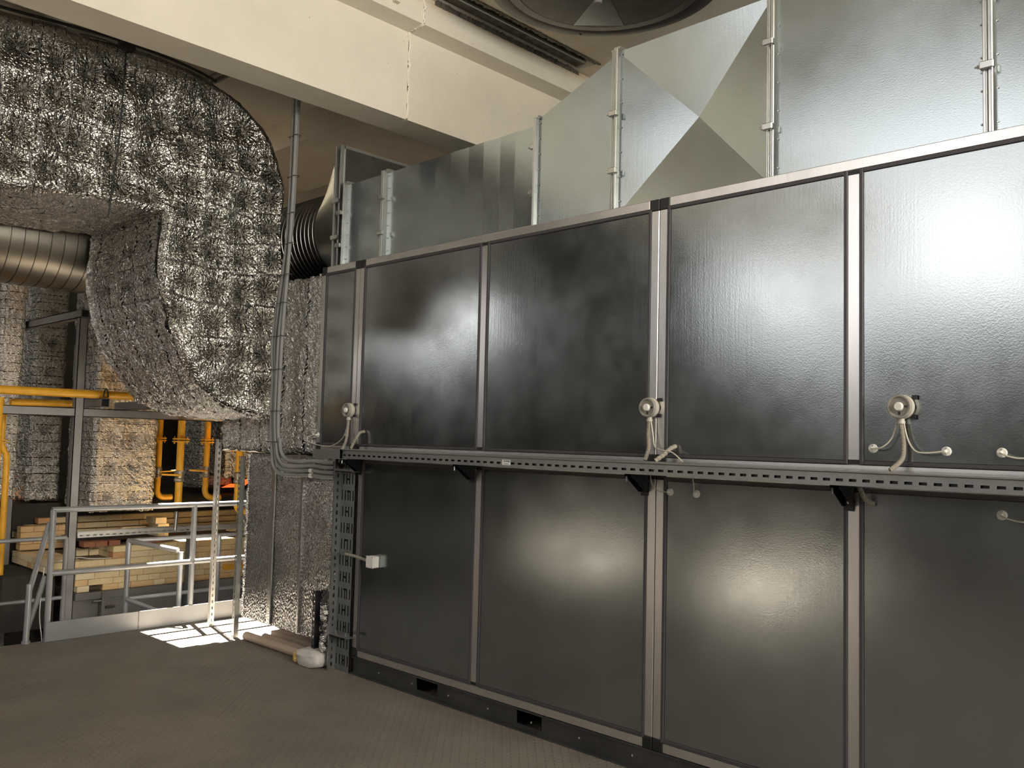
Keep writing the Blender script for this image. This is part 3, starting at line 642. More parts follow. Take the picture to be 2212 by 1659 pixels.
def port(y, z, lab):
    t = thing('pressure_port', lab, 'fitting', (XF, y, z), 'white pressure ports on the panels')
    MB().lathe((XF+.003, y, z), (-1, 0, 0), [(.018, 0), (.018, .004), (.0165, .006), (.008, .007)], 24).make('rosette', white_m, t, smooth=True)
    MB().lathe((XF-.004, y, z), (-1, 0, 0), [(.006, 0), (.006, .012), (.004, .014), (.004, .02)], 12).make('nipple', white_m, t)
    for dz in (-.0125, .0125): MB().lathe((XF-.002, y, z+dz), (-1, 0, 0), [(.0035, 0), (.0035, .004)], 8).make('screw', zinc_m, t)
port(1.419, 1.554, 'white round port left of the right pressure switch'); port(1.143, 1.550, 'white round port right of the right pressure switch')
port(.953, 1.550, 'white round port above the tray nearest the right edge'); port(.955, 1.325, 'white round port below the tray nearest the right edge')
port(2.376, 1.326, 'white round port below the tray just right of the doubled post'); port(2.232, 1.325, 'white round port below the tray second right of the doubled post')
port(5.325, 1.556, 'white round port on the left end post of the narrow section'); port(4.978, 1.560, 'white round port beside the hose of the left pressure switch')
Xp = XF-.022
tube_thing([(Xp-.005, 1.312, 1.675), (Xp, 1.335, 1.60), (Xp-.008, 1.372, 1.560), (Xp, 1.419, 1.554)], 'thin tube curving to the port left of the right switch')
tube_thing([(Xp-.005, 1.292, 1.675), (Xp-.004, 1.277, 1.60), (Xp-.01, 1.248, 1.552), (Xp-.01, 1.21, 1.542), (Xp, 1.143, 1.550)], 'thin tube curving to the port right of the right switch')
tube_thing([(Xp, .953, 1.550), (Xp-.01, .925, 1.538), (Xp-.01, .88, 1.532), (Xp, .80, 1.545)], 'thin tube leaving the port above the tray at the right edge')
tube_thing([(Xp, .955, 1.325), (Xp-.01, .925, 1.315), (Xp-.01, .88, 1.308), (Xp, .80, 1.31)], 'thin tube leaving the port below the tray at the right edge')
tube_thing([(Xp-.005, 2.474, 1.675), (Xp-.004, 2.46, 1.60), (Xp-.01, 2.445, 1.54), (Xp-.03, 2.40, 1.525), (Xp-.03, 2.33, 1.512), (Xp-.03, 2.275, 1.472)], 'thin tube arching from the middle switch over the tray')
tube_thing([(Xp-.02, 2.460, 1.405), (Xp-.02, 2.450, 1.36), (Xp-.01, 2.42, 1.33), (Xp, 2.376, 1.326)], 'thin tube reaching the port just right of the doubled post')
tube_thing([(Xp-.02, 2.228, 1.408), (Xp, 2.232, 1.36), (Xp, 2.232, 1.33)], 'thin tube dropping to the second port below the tray')
tube_thing([(Xp, 5.325, 1.556), (Xp-.03, 5.372, 1.54), (Xp-.03, 5.35, 1.505), (Xp-.02, 5.24, 1.485), (Xp-.02, 5.10, 1.482), (Xp-.01, 4.99, 1.53), (Xp-.01, 4.94, 1.60), (Xp, 4.93, 1.665)], 'thin tube hanging in a long loop across the narrow section')
# junction box
t = thing('junction_box', 'small white square junction box on the lower left panel', 'junction box', (3.53, 4.615, .75))
MB().cbox((XF-.042, 4.578, .715), (XF+.003, 4.650, .787), .004).make('box', white_m, t)
MB().cbox((XF-.050, 4.576, .713), (XF-.042, 4.652, .789), .003).make('lid', white_m, t)
for a in (-1, 1):
    for b_ in (-1, 1): MB().lathe((XF-.050, 4.614+a*.031, .751+b_*.031), (-1, 0, 0), [(.003, 0), (.003, .002)], 8).make('screw', frame_m, t)
o = MB().tube(spline([(XF-.022, 4.652, .752), (XF-.022, 4.72, .757), (XF-.022, 4.80, .765), (XF-.03, 4.90, .772)], 6), .010, 12).make('junction_conduit', hose_m, smooth=True, origin=(XF-.022, 4.65, .752))
tag(o, 'short beige conduit leading from the white junction box to the upright tray', 'conduit')
# ------------------------------------------------------------------ crumpled foil: helper that displaces a dense grid
def fnoise(P, scale, seed=0):
    return noise.noise(Vector((P[0]*scale+seed, P[1]*scale+seed*.7, P[2]*scale-seed)))
def foil_grid(name, pts, nu, nv, m, parent, amp=.006, closed_v=False, pins=(), origin=None, pin_r=.10, seedv=0, smooth=False, scales=((9, 1.6), (28, 1.3), (70, .75)), out=None):
    """pts: nu*nv grid positions; displaced along their normals by crumple noise and dimples at the pins"""
    A = np.array(pts, float).reshape(nu, nv, 3)
    du = np.gradient(A, axis=0); dv = np.gradient(A, axis=1)
    if closed_v: dv = np.roll(A, -1, 1)-np.roll(A, 1, 1)
    Nn = np.cross(du, dv); Nn /= np.maximum(np.linalg.norm(Nn, axis=2, keepdims=True), 1e-9)
    flat = A.reshape(-1, 3)
    sgn = 1
    if out is not None: sgn = 1 if float((Nn.reshape(-1, 3)@np.array(out)).mean()) > 0 else -1
    d = np.zeros(len(flat))
    for sc, w in scales:
        d += amp*w*np.array([fnoise(p, sc, sc+seedv) for p in flat])
    for (p, ph, st) in pins:
        v = flat-np.array(p); r = np.linalg.norm(v, axis=1); idx = np.where(r < pin_r*2.4)[0]
        vv = v[idx]; rr_ = r[idx]
        th = np.arctan2(vv[:, 2], vv[:, 0]+vv[:, 1]*.6)
        d[idx] += st*sgn*(-.050*np.exp(-(rr_/.060)**1.1) + .0030*(np.sin(13*th+ph+2*np.sin(3*th+ph))+.6*np.sin(23*th+2*ph))*np.exp(-rr_/(pin_r*.55))*np.minimum(rr_/.02, 1)*(.6+.4*np.sin(2*th+ph)))
    flat = flat+Nn.reshape(-1, 3)*d[:, None]
    F = []
    for i in range(nu-1):
        for k in range(nv-1 if not closed_v else nv):
            k2 = (k+1) % nv; F.append((i*nv+k, i*nv+k2, (i+1)*nv+k2, (i+1)*nv+k))
    mb = MB(); mb.v = [tuple(p) for p in flat]; mb.f = F
    o = mb.make(name, m, parent, smooth=smooth, origin=origin)
    att = o.data.attributes.new('pinvec', 'FLOAT_VECTOR', 'POINT'); val = np.zeros((len(flat), 3)); val[:, 0] = 9; best = np.full(len(flat), 9.0)
    for (p, ph, st) in pins:
        v = A.reshape(-1, 3)-np.array(p); r_ = np.linalg.norm(v, axis=1); w = r_ < best
        val[w, 0] = (v[:, 0]+v[:, 1])[w]; val[w, 1] = v[w, 2]; val[w, 2] = ph; best[w] = r_[w]
    att.data.foreach_set('vector', val.astype(np.float32).ravel()); return o
YF, YB = 5.90, 7.15
big = thing('foil_wrapped_duct', 'huge crumpled foil-wrapped duct coming from the left and elbowing down', 'duct', (2.9, 6.5, 1.7))
Acurve = spline([(1.0, 0, 4.05), (1.55, 0, 4.083), (2.3, 0, 4.125), (2.897, 0, 4.075), (3.311, 0, 3.90), (3.49, 0, 3.65), (3.55, 0, 3.38), (3.555, 0, 3.05), (3.555, 0, 2.70)], 12)
Bcurve = spline([(1.0, 0, 2.97), (1.61, 0, 3.005), (2.2, 0, 3.04), (2.60, 0, 3.055), (2.635, 0, 3.03), (2.64, 0, 2.96), (2.632, 0, 2.58), (2.80, 0, 2.10), (3.12, 0, 1.745), (3.555, 0, 1.66)], 12)
def resample(C, n, w=None):
    P = np.array([tuple(c) for c in C]); t = np.linspace(0, len(P)-1, n)
    return np.stack([np.interp(t, range(len(P)), P[:, k]) for k in range(3)], 1)
NU = 330
A_ = resample(Acurve, NU); B_ = resample(Bcurve, NU)
# cheek facing the camera, bulging like a padded blanket at its edges
NV = 150; pts = []
for i in range(NU):
    for k in range(NV):
        u = k/(NV-1); e = min(u, 1-u); rnd = .035*(1-min(e/.045, 1))**2
        p = A_[i]*(1-u)+B_[i]*u; pts.append((p[0], YF+rnd+.0, p[2]))
pins = []
rp = random.Random(3)
for x, z in ([(x, z) for x in np.arange(1.25, 2.65, .21) for z in (3.16, 3.40, 3.64, 3.90)] + [(2.80+dx, z) for dx in (0, .22, .43, .64) for z in np.arange(1.9, 3.9, .235)] + [(2.62, 3.25), (2.62, 3.7)]):
    x += rp.uniform(-.035, .035); z += rp.uniform(-.035, .035)
    if x > 2.7 and z < 1.95+(3.1-x)*.9: continue
    if x > 3.3 and z > 3.65: continue
    pins.append(((x, YF, z), rp.uniform(0, 6), rp.uniform(.7, 1.2)))
foil_grid('front_blanket', pts, NU, NV, foil_cheek, big, amp=.0055, pins=pins, out=(0, -1, 0), scales=((2.3, 9), (6, 3.2), (17, .9), (50, .15)))
mbp = MB()
pin_mesh = None
for p, a, s in pins:
    if pin_mesh is None:
        o = MB().lathe((p[0], YF-.004+.038, p[2]), (0, -1, 0), [(.011, 0), (.011, .002), (.004, .003), (.003, .010)], 12).make('insulation_pin', frame_m, big); pin_mesh = o; p0 = p
    else:
        c = pin_mesh.copy(); COL.objects.link(c); c.parent = big; c.location = (p[0]-p0[0], 0, p[2]-p0[2])
# under side / left side of the duct (swept along the B curve)
NW = 110; pts = []
for i in range(NU):
    for k in range(NW):
        u = k/(NW-1); e = min(u, 1-u); y = YF+.02+(YB-YF-.02)*u
        j0 = max(i-1, 0); j1 = min(i+1, NU-1); tx, tz = B_[j1][0]-B_[j0][0], B_[j1][2]-B_[j0][2]; l = math.hypot(tx, tz) or 1
        q = .03*(1-min(e/.04, 1))**2; pts.append((B_[i][0]+tz/l*-q*-1, y, B_[i][2]-tx/l*q*-1))
spins = [((2.64+(.0 if z > 2.4 else (2.4-z)*.45), y, z), rp.uniform(0, 6), .8) for z in (2.85, 2.6, 2.35, 2.1) for y in (6.15, 6.5, 6.85)]
foil_grid('side_blanket', pts, NU, NW, foil_side, big, amp=.009, pins=spins, seedv=5, out=(-1, 0, -.3), scales=((3, 2.5), (9, 1.6), (28, 1.4), (70, .8)))
pts = []
NT = 24
for i in range(0, NU, 3):
    for k in range(NT): pts.append((A_[i][0], YF+.03+(YB-YF-.03)*k/(NT-1), A_[i][2]))
foil_grid('top_blanket', pts, len(range(0, NU, 3)), NT, foil_side, big, amp=.008, scales=((5, 3.5), (14, 1.5), (40, .5)))
MB().tube([(A_[i][0], YF-.012, A_[i][2]+.012) for i in range(0, 132, 4)], .011, 6).make('edge_wire', black_m, big)
cl = MB().cbox((2.26, 5.86, 4.09), (2.36, 5.92, 4.16)).make('hanger_clamp', black_m, big)
o = tag(MB().tube([(2.305, 5.875, 4.12), (2.305, 5.875, 4.86)], .006, 8).make('hanger_rod', black_m, origin=(2.305, 5.875, 4.12)), 'thin black rod hanging the foil duct from the ceiling', 'rod', 'hanger rods')
o = tag(MB().tube([(2.30, 5.865, 4.10), (2.285, 5.86, 3.5), (2.235, 5.85, 2.93)], .0055, 8).make('hanger_rod', black_m, origin=(2.30, 5.865, 2.93)), 'thin rod hanging down in front of the foil duct face', 'rod', 'hanger rods')
o = tag(MB().tube([(5.62, 6.1, 3.5), (5.62, 6.1, 4.86)], .007, 8).make('hanger_rod', black_m, origin=(5.62, 6.1, 3.5)), 'thin rod dropping from the ceiling behind the long low duct', 'rod', 'hanger rods')
# plenum at the end of the unit
pl = thing('foil_plenum', 'crumpled foil box between the big foil duct and the cabinet end', 'duct', (4.0, 6.0, 1.42))
def foil_box(par, x0, x1, y0, y1, z0, z1, m, res=.014, amp=.008, names_=('front', 'side'), rnd=.03, pins1=(), pins2=(), bottom=False):
    """-X face and -Y face (plus bottom) of a padded box"""
    nz = int((z1-z0)/res)+2; ny = int((y1-y0)/res)+2; nx = int((x1-x0)/res)+2
    def rr_(e, L_): return rnd*(1-min(e/.05, 1))**2
    pts = []
    for i in range(nz):
        z = z0+(z1-z0)*i/(nz-1)
        for k in range(ny):
            y = y0+(y1-y0)*k/(ny-1); e = min(y-y0, y1-y, z-z0, z1-z); pts.append((x0+rr_(e, 0), y, z))
    foil_grid('side_blanket', pts, nz, ny, m, par, amp=amp, seedv=x0*3, pins=pins1)
    pts = []
    for i in range(nz):
        z = z0+(z1-z0)*i/(nz-1)
        for k in range(nx):
            x = x0+(x1-x0)*(1-k/(nx-1)); e = min(x-x0, x1-x, z-z0, z1-z); pts.append((x, y0+rr_(e, 0), z))
    foil_grid('front_blanket', pts, nz, nx, m, par, amp=amp, seedv=y0*5, pins=pins2, out=(0, -1, 0))
    if bottom:
        pts = []; nb = max(4, ny//2)
        for i in range(nb):
            for k in range(nx): pts.append((x0+(x1-x0)*k/(nx-1), y0+(y1-y0)*i/(nb-1), z0))
        foil_grid('bottom_blanket', pts, nb, nx, m, par, amp=amp, seedv=2)
    MB().box((x0+.05, y0+.05, z0+.03), (x1, y1, z1-.03)).make('duct_core', darkwall_m, par)
foil_side2 = mat('wired_foil_plenum', (.56, .55, .53), .10, 1, extra=foil_extra(1, .30, .035, strength=.8, fine=.8))
foil_box(pl, 3.565, 4.6, 5.375, 6.76, 1.42, 2.715, foil_side2, bottom=True, amp=.012)
MB().box((3.59, 5.345, 1.46), (4.9, 5.37, 2.70)).make('wool_edge', wool_m, pl)
# bubble-foil box below
bx = thing('bubble_foil_box', 'tall grey bubble-foil insulated box left of the upright cable tray', 'duct', (4.0, 5.65, .15), None)
x0, y0, y1, z0, z1 = 3.51, 5.035, 6.19, .165, 1.402
nz, ny = 120, 110; pts = []
for i in range(nz):
    z = z0+(z1-z0)*i/(nz-1)
    for k in range(ny):
        y = y0+(y1-y0)*k/(ny-1); e = min(y-y0, y1-y, z1-z); q = .02*(1-min(e/.04, 1))**2
        for ys_ in (5.80, 5.42): q -= .004*math.exp(-((y-ys_)/.02)**2)
        q += .004*math.sin(y*9)*.6
        pts.append((x0+q, y, z))
foil_grid('side_wrap', pts, nz, ny, bubble_m, bx, amp=.0022, smooth=True, scales=((4, 1.6), (15, .6)))
MB().cbox((x0+.022, y0+.01, z0), (4.55, y1-.005, z1-.01), .02).make('box_core', bubble_m, bx)
for yy, w_ in ((5.80, .022), (5.42, .012)):
    MB().box((x0-.012, yy-w_, z0+.01), (x0-.002, yy+w_, z1-.02)).make('seam_tape', tape_m, bx)
for yy in (y1-.012, y0+.012):
    P = [(x0+.006+random.uniform(-.006, .006), yy+random.uniform(-.006, .006), z) for z in np.linspace(z0, z1, 40)]
    MB().tube(P, [random.uniform(.012, .022) for _ in P], 6).make('edge_tape', foil_side2, bx)
for (yy, lab) in ((6.235, 'far leg'), (5.16, 'near leg')):
    mb = MB(); zt = 1.38 if yy > 6 else .50
    mb.box((x0-.035, yy-.002, 0), (x0+.002, yy, zt)); z = 0
    mb.box((x0-.037, yy-.002, 0), (x0-.035, yy+.008, zt)); mb.box((x0-.037, yy+.022, 0), (x0-.035, yy+.032, zt))
    while z < zt-.02: mb.box((x0-.037, yy+.008, z), (x0-.035, yy+.022, z+.018)); z += .04
    mb.make('leg', bracket_m if yy < 6 else tray_m, bx)
mb = MB()
P = [(3.50+.02*math.sin(z*30), 5.06+.015*math.sin(z*47), z) for z in np.linspace(.12, .40, 26)]
MB().tube(P, [.03+random.uniform(-.01, .012) for _ in P], 9).make('loose_foil', foil_side2, bx)
# bag, tubes on the floor
def lump(name, c, s, m, lab, cat, seed=0, parent=None, nu=26, nv=18, amp=.12):
    V = []; F = []
    for i in range(nv+1):
        th = PI*i/nv
        for k in range(nu):
            ph = 2*PI*k/nu
            def sg(v, e): return math.copysign(abs(v)**e, v)
            p = Vector((sg(math.cos(ph), .6)*sg(math.sin(th), .6), sg(math.sin(ph), .6)*sg(math.sin(th), .6), sg(math.cos(th), .7)))
            f = 1+amp*noise.noise(p*2.2+Vector((seed, 0, 0)))+amp*.4*noise.noise(p*7)
            V.append((c[0]+p.x*s[0]*f, c[1]+p.y*s[1]*f, max(c[2]+p.z*s[2]*f, .002)))
    for i in range(nv):
        for k in range(nu): F.append((i*nu+k, i*nu+(k+1) % nu, (i+1)*nu+(k+1) % nu, (i+1)*nu+k))
    mb = MB(); mb.v = V; mb.f = F; o = mb.make(name, m, parent, smooth=True, origin=None if parent else tuple(c))
    if lab: tag(o, lab, cat)
    return o
o = lump('plastic_bag', (3.47, 5.165, .055), (.075, .13, .058), bag_m, 'crumpled white plastic bag on the floor beside the upright tray', 'bag', 4)
lump('foam_end', (3.45, 5.285, .045), (.05, .022, .04), foam_m, None, None, 9, parent=o)
for (x, z, r, ya, yb, lab) in ((3.515, .032, .032, 5.32, 6.12, 'front pale cardboard tube lying on the floor under the bubble-foil box'), (3.60, .03, .03, 5.20, 6.0, 'rear pale cardboard tube lying on the floor under the bubble-foil box')):
    mb = MB().lathe((x, ya, z), (0, 1, 0), [(r*.8, .004), (r, 0), (r, yb-ya), (r*.8, yb-ya-.004)], 20)
    tag(mb.make('cardboard_tube', tube2_m, smooth=True, origin=(x, ya, 0)), lab, 'tube', 'tubes under the box')
tag(MB().cbox((3.68, 5.1, .002), (3.76, 6.05, .06)).make('wooden_batten', tube2_m, origin=(3.72, 5.5, 0)), 'flat brown batten on the floor behind the tubes', 'board')
# perforated strut post
def strut_post(x, y, z0, z1, m, lab, par=None, w=.036, pitch=.05):
    t = thing('strut_post', lab, 'post', (x, y, z0))
    mb = MB(); z = z0
    mb.box((x-w/2, y, z0), (x-.007, y+.002, z1)); mb.box((x+.007, y, z0), (x+w/2, y+.002, z1))
    while z < z1-.01: mb.box((x-.007, y, z), (x+.007, y+.002, min(z+pitch*.52, z1))); z += pitch
    mb.make('slotted_face', m, t)
    MB().box((x-w/2, y+.002, z0), (x-w/2+.002, y+w, z1)).box((x+w/2-.002, y+.002, z0), (x+w/2, y+w, z1)).make('flanges', m, t)
    MB().box((x-.009, y+.02, z0), (x+.009, y+.022, z1)).make('back', black_m, t)
    MB().box((x-.035, y-.02, z0), (x+.035, y+.05, z0+.004)).make('foot_plate', m, t)
    return t
strut_post(3.568, 6.76, 0, 1.50, strut_m, 'pale perforated strut post standing in front of the railing')
# ------------------------------------------------------------------ railings
def rail_tube(par, a, b, r=.0215, name='rail', m=None): return MB().tube([a, b], r, 14).make(name, m or rail_m, par, smooth=True)
g = thing('railing', 'grey platform railing with two rails and a toe board', 'railing', (3.4, 6.97, 0))
YR = 6.985
rail_tube(g, (2.385, YR, .955), (4.7, YR, .955), name='top_rail'); rail_tube(g, (2.40, YR, .49), (4.7, YR, .49), name='middle_rail')
for x in (2.395, 3.49, 4.6): rail_tube(g, (x, YR, 0), (x, YR, .955), name='post')
MB().cbox((2.375, 6.955, .002), (3.055, 6.961, .142), .001).make('toe_board', toe_m, g); MB().cbox((3.059, 6.955, .002), (4.7, 6.961, .142), .001).make('toe_board', toe_m, g)
mb = MB(); P = [(3.057+random.uniform(-.002, .002), 6.954, z) for z in np.linspace(.004, .14, 20)]; mb.tube(P, [random.uniform(.003, .006) for _ in P], 6).make('weld_bead', frame_m, g)
s = thing('stair_handrail', 'grey sloping handrail and brace at the left end of the platform railing', 'railing', (2.26, 6.99, 0))
rail_tube(s, (2.385, 7.02, .86), (2.300, 7.10, .36), name='upper_brace', r=.019); rail_tube(s, (2.375, 7.02, .47), (2.285, 7.06, .08), name='lower_brace', r=.019)
rail_tube(s, (2.262, 7.0, 0), (2.275, 7.03, .42), name='post', r=.0215); rail_tube(s, (2.262, 7.0, .002), (2.262, 7.0, .02), name='foot', r=.03)
g2 = thing('inner_railing', 'lower grey guard railing beyond the platform edge with a returning side', 'railing', (3.2, 7.5, -.5))
A0 = (3.2, 7.55); B0 = (3.2, 6.487+.62)
zt, zl = .625, .14
rail_tube(g2, (3.2, 7.56, zt), (3.42, 7.10, .575), name='side_top_rail', r=.021, m=frame_m); rail_tube(g2, (3.2, 7.52, zl), (3.36, 7.18, .06), name='side_low_rail', r=.018)
rail_tube(g2, (3.2, 7.55, zt), (4.9, 7.55, zt), name='top_rail', r=.018); rail_tube(g2, (3.2, 7.55, zl), (4.9, 7.55, zl), name='low_rail', r=.018)
for (x, y, z) in ((3.2, 7.55, zt), (3.445, 7.10, .56), (4.02, 7.55, zt)): rail_tube(g2, (x, y, -1.9), (x, y, z), name='post', r=.021)
g3 = thing('left_railing', 'thin grey double railing at the left edge beyond the platform', 'railing', (2.3, 7.7, -.5))
rail_tube(g3, (1.0, 7.75, .652), (2.77, 7.75, .660), name='top_rail', r=.017); rail_tube(g3, (1.0, 7.75, .16), (2.77, 7.75, .172), name='low_rail', r=.016)
for x in (1.6, 2.66, 2.77): rail_tube(g3, (x, 7.75, -1.9), (x, 7.75, .66), name='post', r=.02, m=frame_m)
struct(MB().box((-2, 7.05, -.34), (2.6, 8.2, -.30)), 'floor_landing', low_m)
# ------------------------------------------------------------------ steel frame of square tubes
def sqtube(par, a, b, w, name, m=frame_m, wall=.006, end=True):
    a = Vector(a); b = Vector(b); d = (b-a); L_ = d.length; ax = max(range(3), key=lambda i: abs(d[i])); lo = list(a-Vector((w/2,)*3)); hi = list(a+Vector((w/2,)*3))
    lo[ax] = min(a[ax], b[ax]); hi[ax] = max(a[ax], b[ax]); mb = MB(); o2 = [i for i in range(3) if i != ax]
    for i, jx in ((o2[0], o2[1]), (o2[1], o2[0])):
        for sgn in (0, 1):
            l = list(lo); h_ = list(hi)
            if sgn: l[i] = hi[i]-wall
            else: h_[i] = lo[i]+wall
            mb.box(l, h_)
    return mb.make(name, m, par)
f = thing('pipe_rack', 'grey square-tube steel frame standing before the foil columns', 'frame', (2.9, 8.05, -1.9))
sqtube(f, (2.91, 8.05, -1.9), (2.91, 8.05, 2.52), .072, 'column'); sqtube(f, (2.91, 8.0, 2.56), (2.91, 9.8, 2.56), .072, 'top_beam'); sqtube(f, (2.965, 8.06, 2.56), (3.3, 8.06, 2.56), .07, 'cross_beam')
MB().box((2.882, 7.998, 2.532), (2.938, 8.004, 2.588)).make('dark_end_plug', black_m, f)  # black plate stands in for the shade inside the hollow tube
sqtube(f, (2.91, 9.75, -1.9), (2.91, 9.75, 2.52), .072, 'rear_column')
sqtube(f, (1.5, 8.06, 1.70), (4.34, 8.06, 1.70), .075, 'pipe_beam')
for x in (3.09, 3.60):
    sqtube(f, (x, 7.92, 1.79), (x, 8.9, 1.79), .075, 'pipe_bearer', wall=.004); MB().box((x-.03, 7.935, 1.76), (x+.03, 7.94, 1.82)).make('dark_end_plug', black_m, f)  # black plates give the tube mouths their inner shade
sqtube(f, (2.40, 9.4, -1.9), (2.40, 9.4, 3.0), .12, 'far_column')
# ------------------------------------------------------------------ yellow gas pipes
yp = thing('gas_pipe', 'long yellow gas pipe crossing in front of the foil columns', 'pipe', (2.6, 7.9, 1.85))
MB().tube([(1.2, 7.98, 1.855), (3.85, 7.98, 1.865)], .036, 16).make('pipe', yellow_m, yp, smooth=True)
MB().tube([(2.45, 8.3, 1.77), (2.95, 8.3, 1.78)], .03, 12).make('second_pipe', yellow_m, yp, smooth=True)
MB().tube(spline([(3.075, 7.93, 1.84), (3.085, 7.93, 1.90), (3.105, 7.93, 1.905), (3.115, 7.93, 1.84)], 5), .006, 8).make('u_clamp', black_m, yp)
def vpipe(x, y, z0, z1, r, lab, fl=None, valve=None, elbow=None, hd=-1, m=yellow_m):
    t = thing('gas_pipe', lab, 'pipe', (x, y, z0))
    if elbow: pts = [(x, y, z1)]+spline([(x, y, z0+.12), (x, y, z0+.06), (x+elbow*.025, y, z0+.018), (x+elbow*.07, y, z0), (x+elbow*.16, y, z0)], 6)
    else: pts = [(x, y, z1), (x, y, z0)]
    MB().tube(pts, r, 16).make('pipe', m, t, smooth=True)
    if fl:
        for dz in (-.012, .012): fo = MB().lathe((x, y, fl+dz-.006), (0, 0, 1), [(r*2.3, 0), (r*2.3, .012)], 24).make('flange', m, t)
        for k in range(4):
            a = PI/4+k*PI/2; MB().tube([(x+r*1.8*math.cos(a), y+r*1.8*math.sin(a), fl-.035), (x+r*1.8*math.cos(a), y+r*1.8*math.sin(a), fl+.035)], .006, 6).make('bolt', m, fo)
    if valve:
        vb = MB().lathe((x, y, valve-.055), (0, 0, 1), [(r*1.05, 0), (r*1.35, .01), (r*1.35, .03), (r*1.15, .04), (r*1.35, .07), (r*1.35, .10), (r*1.05, .11)], 16).make('valve_body', brass_m, t, smooth=True)
        MB().tube([(x, y-r*1.2, valve+.01), (x+hd*.04, y-r*1.5, valve+.012), (x+hd*.19, y-r*1.5, valve+.02)], .009, 8).make('valve_handle', m, vb)
    return t
vpipe(3.83, 8.0, .86, 1.66, .033, 'yellow upright gas pipe with a flange, left of the pale strut post', 1.475, 1.14)
vpipe(4.17, 8.15, .92, 1.66, .028, 'dim yellow upright gas pipe in shade behind the pale strut post', 1.47, 1.17, 1)
vpipe(4.30, 7.75, .81, 3.3, .036, 'bright yellow gas pipe with elbow beside the bubble-foil box', 1.41, 1.13, 1, hd=1)
vpipe(4.17, 9.2, .86, 1.68, .03, 'darkest yellow upright gas pipe left of the flanged one', 1.47, 1.12, 1, hd=1)
vpipe(2.29, 8.05, .35, 1.80, .038, 'thick yellow upright gas pipe at the left edge under the long pipe')
lp = thing('gas_pipe', 'yellow gas pipe with a bend at the left edge beside the thick upright', 'pipe', (2.45, 8.3, .3))
MB().tube(spline([(2.43, 8.4, 1.75), (2.43, 8.4, 1.45), (2.45, 8.4, 1.36), (2.475, 8.4, 1.28), (2.478, 8.4, .9), (2.478, 8.4, .3)], 5), .026, 14).make('pipe', yellow_m, lp, smooth=True)
for z in (1.44, 1.42): MB().lathe((2.43, 8.4, z), (0, 0, 1), [(.055, 0), (.055, .009)], 18).make('flange', yellow_m, lp)
# ------------------------------------------------------------------ foil columns beyond
def foil_column(x0, x1, y0, y1, z0, z1, lab, pinsr=None, m=foil_col, res=.02, amp=.009):
    t = thing('foil_column', lab, 'duct', ((x0+x1)/2, (y0+y1)/2, z0), 'foil-wrapped flues beyond the railing')
    pr = [((x, y0, z), rp.uniform(0, 6), .9) for x in np.arange(x0+.17, x1-.08, .22) for z in np.arange(z0+.15, z1, .30)] if pinsr else []
    foil_box(t, x0, x1, y0, y1, z0, z1, m, res=res, amp=amp, pins2=pr)
    return t
foil_column(3.42, 4.06, 9.0, 9.7, .74, 3.6, 'bright sunlit foil-wrapped flue behind the tall grey column', True)
foil_column(3.12, 3.44, 9.9, 10.5, .80, 3.4, 'shaded foil-wrapped flue framed by the steel posts', True)
foil_column(2.62, 2.84, 9.3, 9.9, .87, 3.6, 'narrow foil-wrapped flue at the left edge')
foil_column(5.35, 5.80, 10.6, 11.2, .85, 3.0, 'dim foil-wrapped flue between the yellow pipes')
foil_column(5.25, 5.42, 11.9, 12.4, 1.2, 3.0, 'thin foil-wrapped flue just right of the sunlit one')
foil_column(5.0, 5.35, 9.3, 9.8, 1.05, 2.2, 'foil-wrapped flue behind the pale strut post')
# ------------------------------------------------------------------ brick kiln
k = thing('brick_kiln', 'pale yellow fire-brick kiln wall beyond the railing', 'kiln', (4.0, 9.2, -.2))
CH, BL = .058, .230; YK = 8.6
brick_cache = {}
def brick(x0, x1, y0, y1, z0, z1, m=None):
    m = m or random.choices(brick_ms, (5, 5, 2, .7, 3))[0]
    key = (round(x1-x0, 3), round(y1-y0, 3), round(z1-z0, 3), m.name)
    c = ((x0+x1)/2, (y0+y1)/2, (z0+z1)/2); j_ = (random.uniform(-.001, .001), random.uniform(-.004, .002), 0)
    if key in brick_cache:
        b = brick_cache[key].copy(); COL.objects.link(b); b.parent = k
    else:
        h_ = [(x1-x0)/2-.0012, (y1-y0)/2, (z1-z0)/2-.0012]; o0 = PO[k.name]
        b = MB().cbox((o0.x-h_[0], o0.y-h_[1], o0.z-h_[2]), (o0.x+h_[0], o0.y+h_[1], o0.z+h_[2]), .003).make('brick', m, k); brick_cache[key] = b
    o0 = PO[k.name]; b.location = (c[0]-o0.x+j_[0], c[1]-o0.y+j_[1], c[2]-o0.z); b.rotation_euler = (0, 0, random.uniform(-.006, .006))
def course_x(x0, x1, y, z, off, depth=.114, m=None):
    x = x0; first = True
    while x < x1-.02:
        w = off if first and off else random.choice((BL, BL, .114, BL))
        e = min(x+w, x1); 
        if x1-e < .05: e = x1
        brick(x, e, y, y+depth, z, z+CH, m); x = e; first = False
zb = .045
for r in range(7):
    z = zb+r*CH; x0 = 2.96 if r in (4, 5) else (3.19 if r < 4 else 3.42)
    if r < 4: x0 = 2.97 if r >= 3 else 3.17
    x0 = (3.19, 3.17, 3.17, 2.97, 2.97, 3.50, 3.50)[r]
    if r == 0:
        course_x(x0, 3.30, YK, z, 0); course_x(3.42, 5.6, YK, z, .15)
    else: course_x(x0, 5.6, YK, z, (0, .114, .17, .2)[r % 4])
for r, z in ((3, zb+3*CH), (4, zb+4*CH)):                      # left flank facing the stairs
    y = YK+.116
    while y < 9.72:
        w = random.choice((BL, .114, BL)); brick(2.97, 3.084, y, min(y+w, 9.74), z, z+CH); y += w
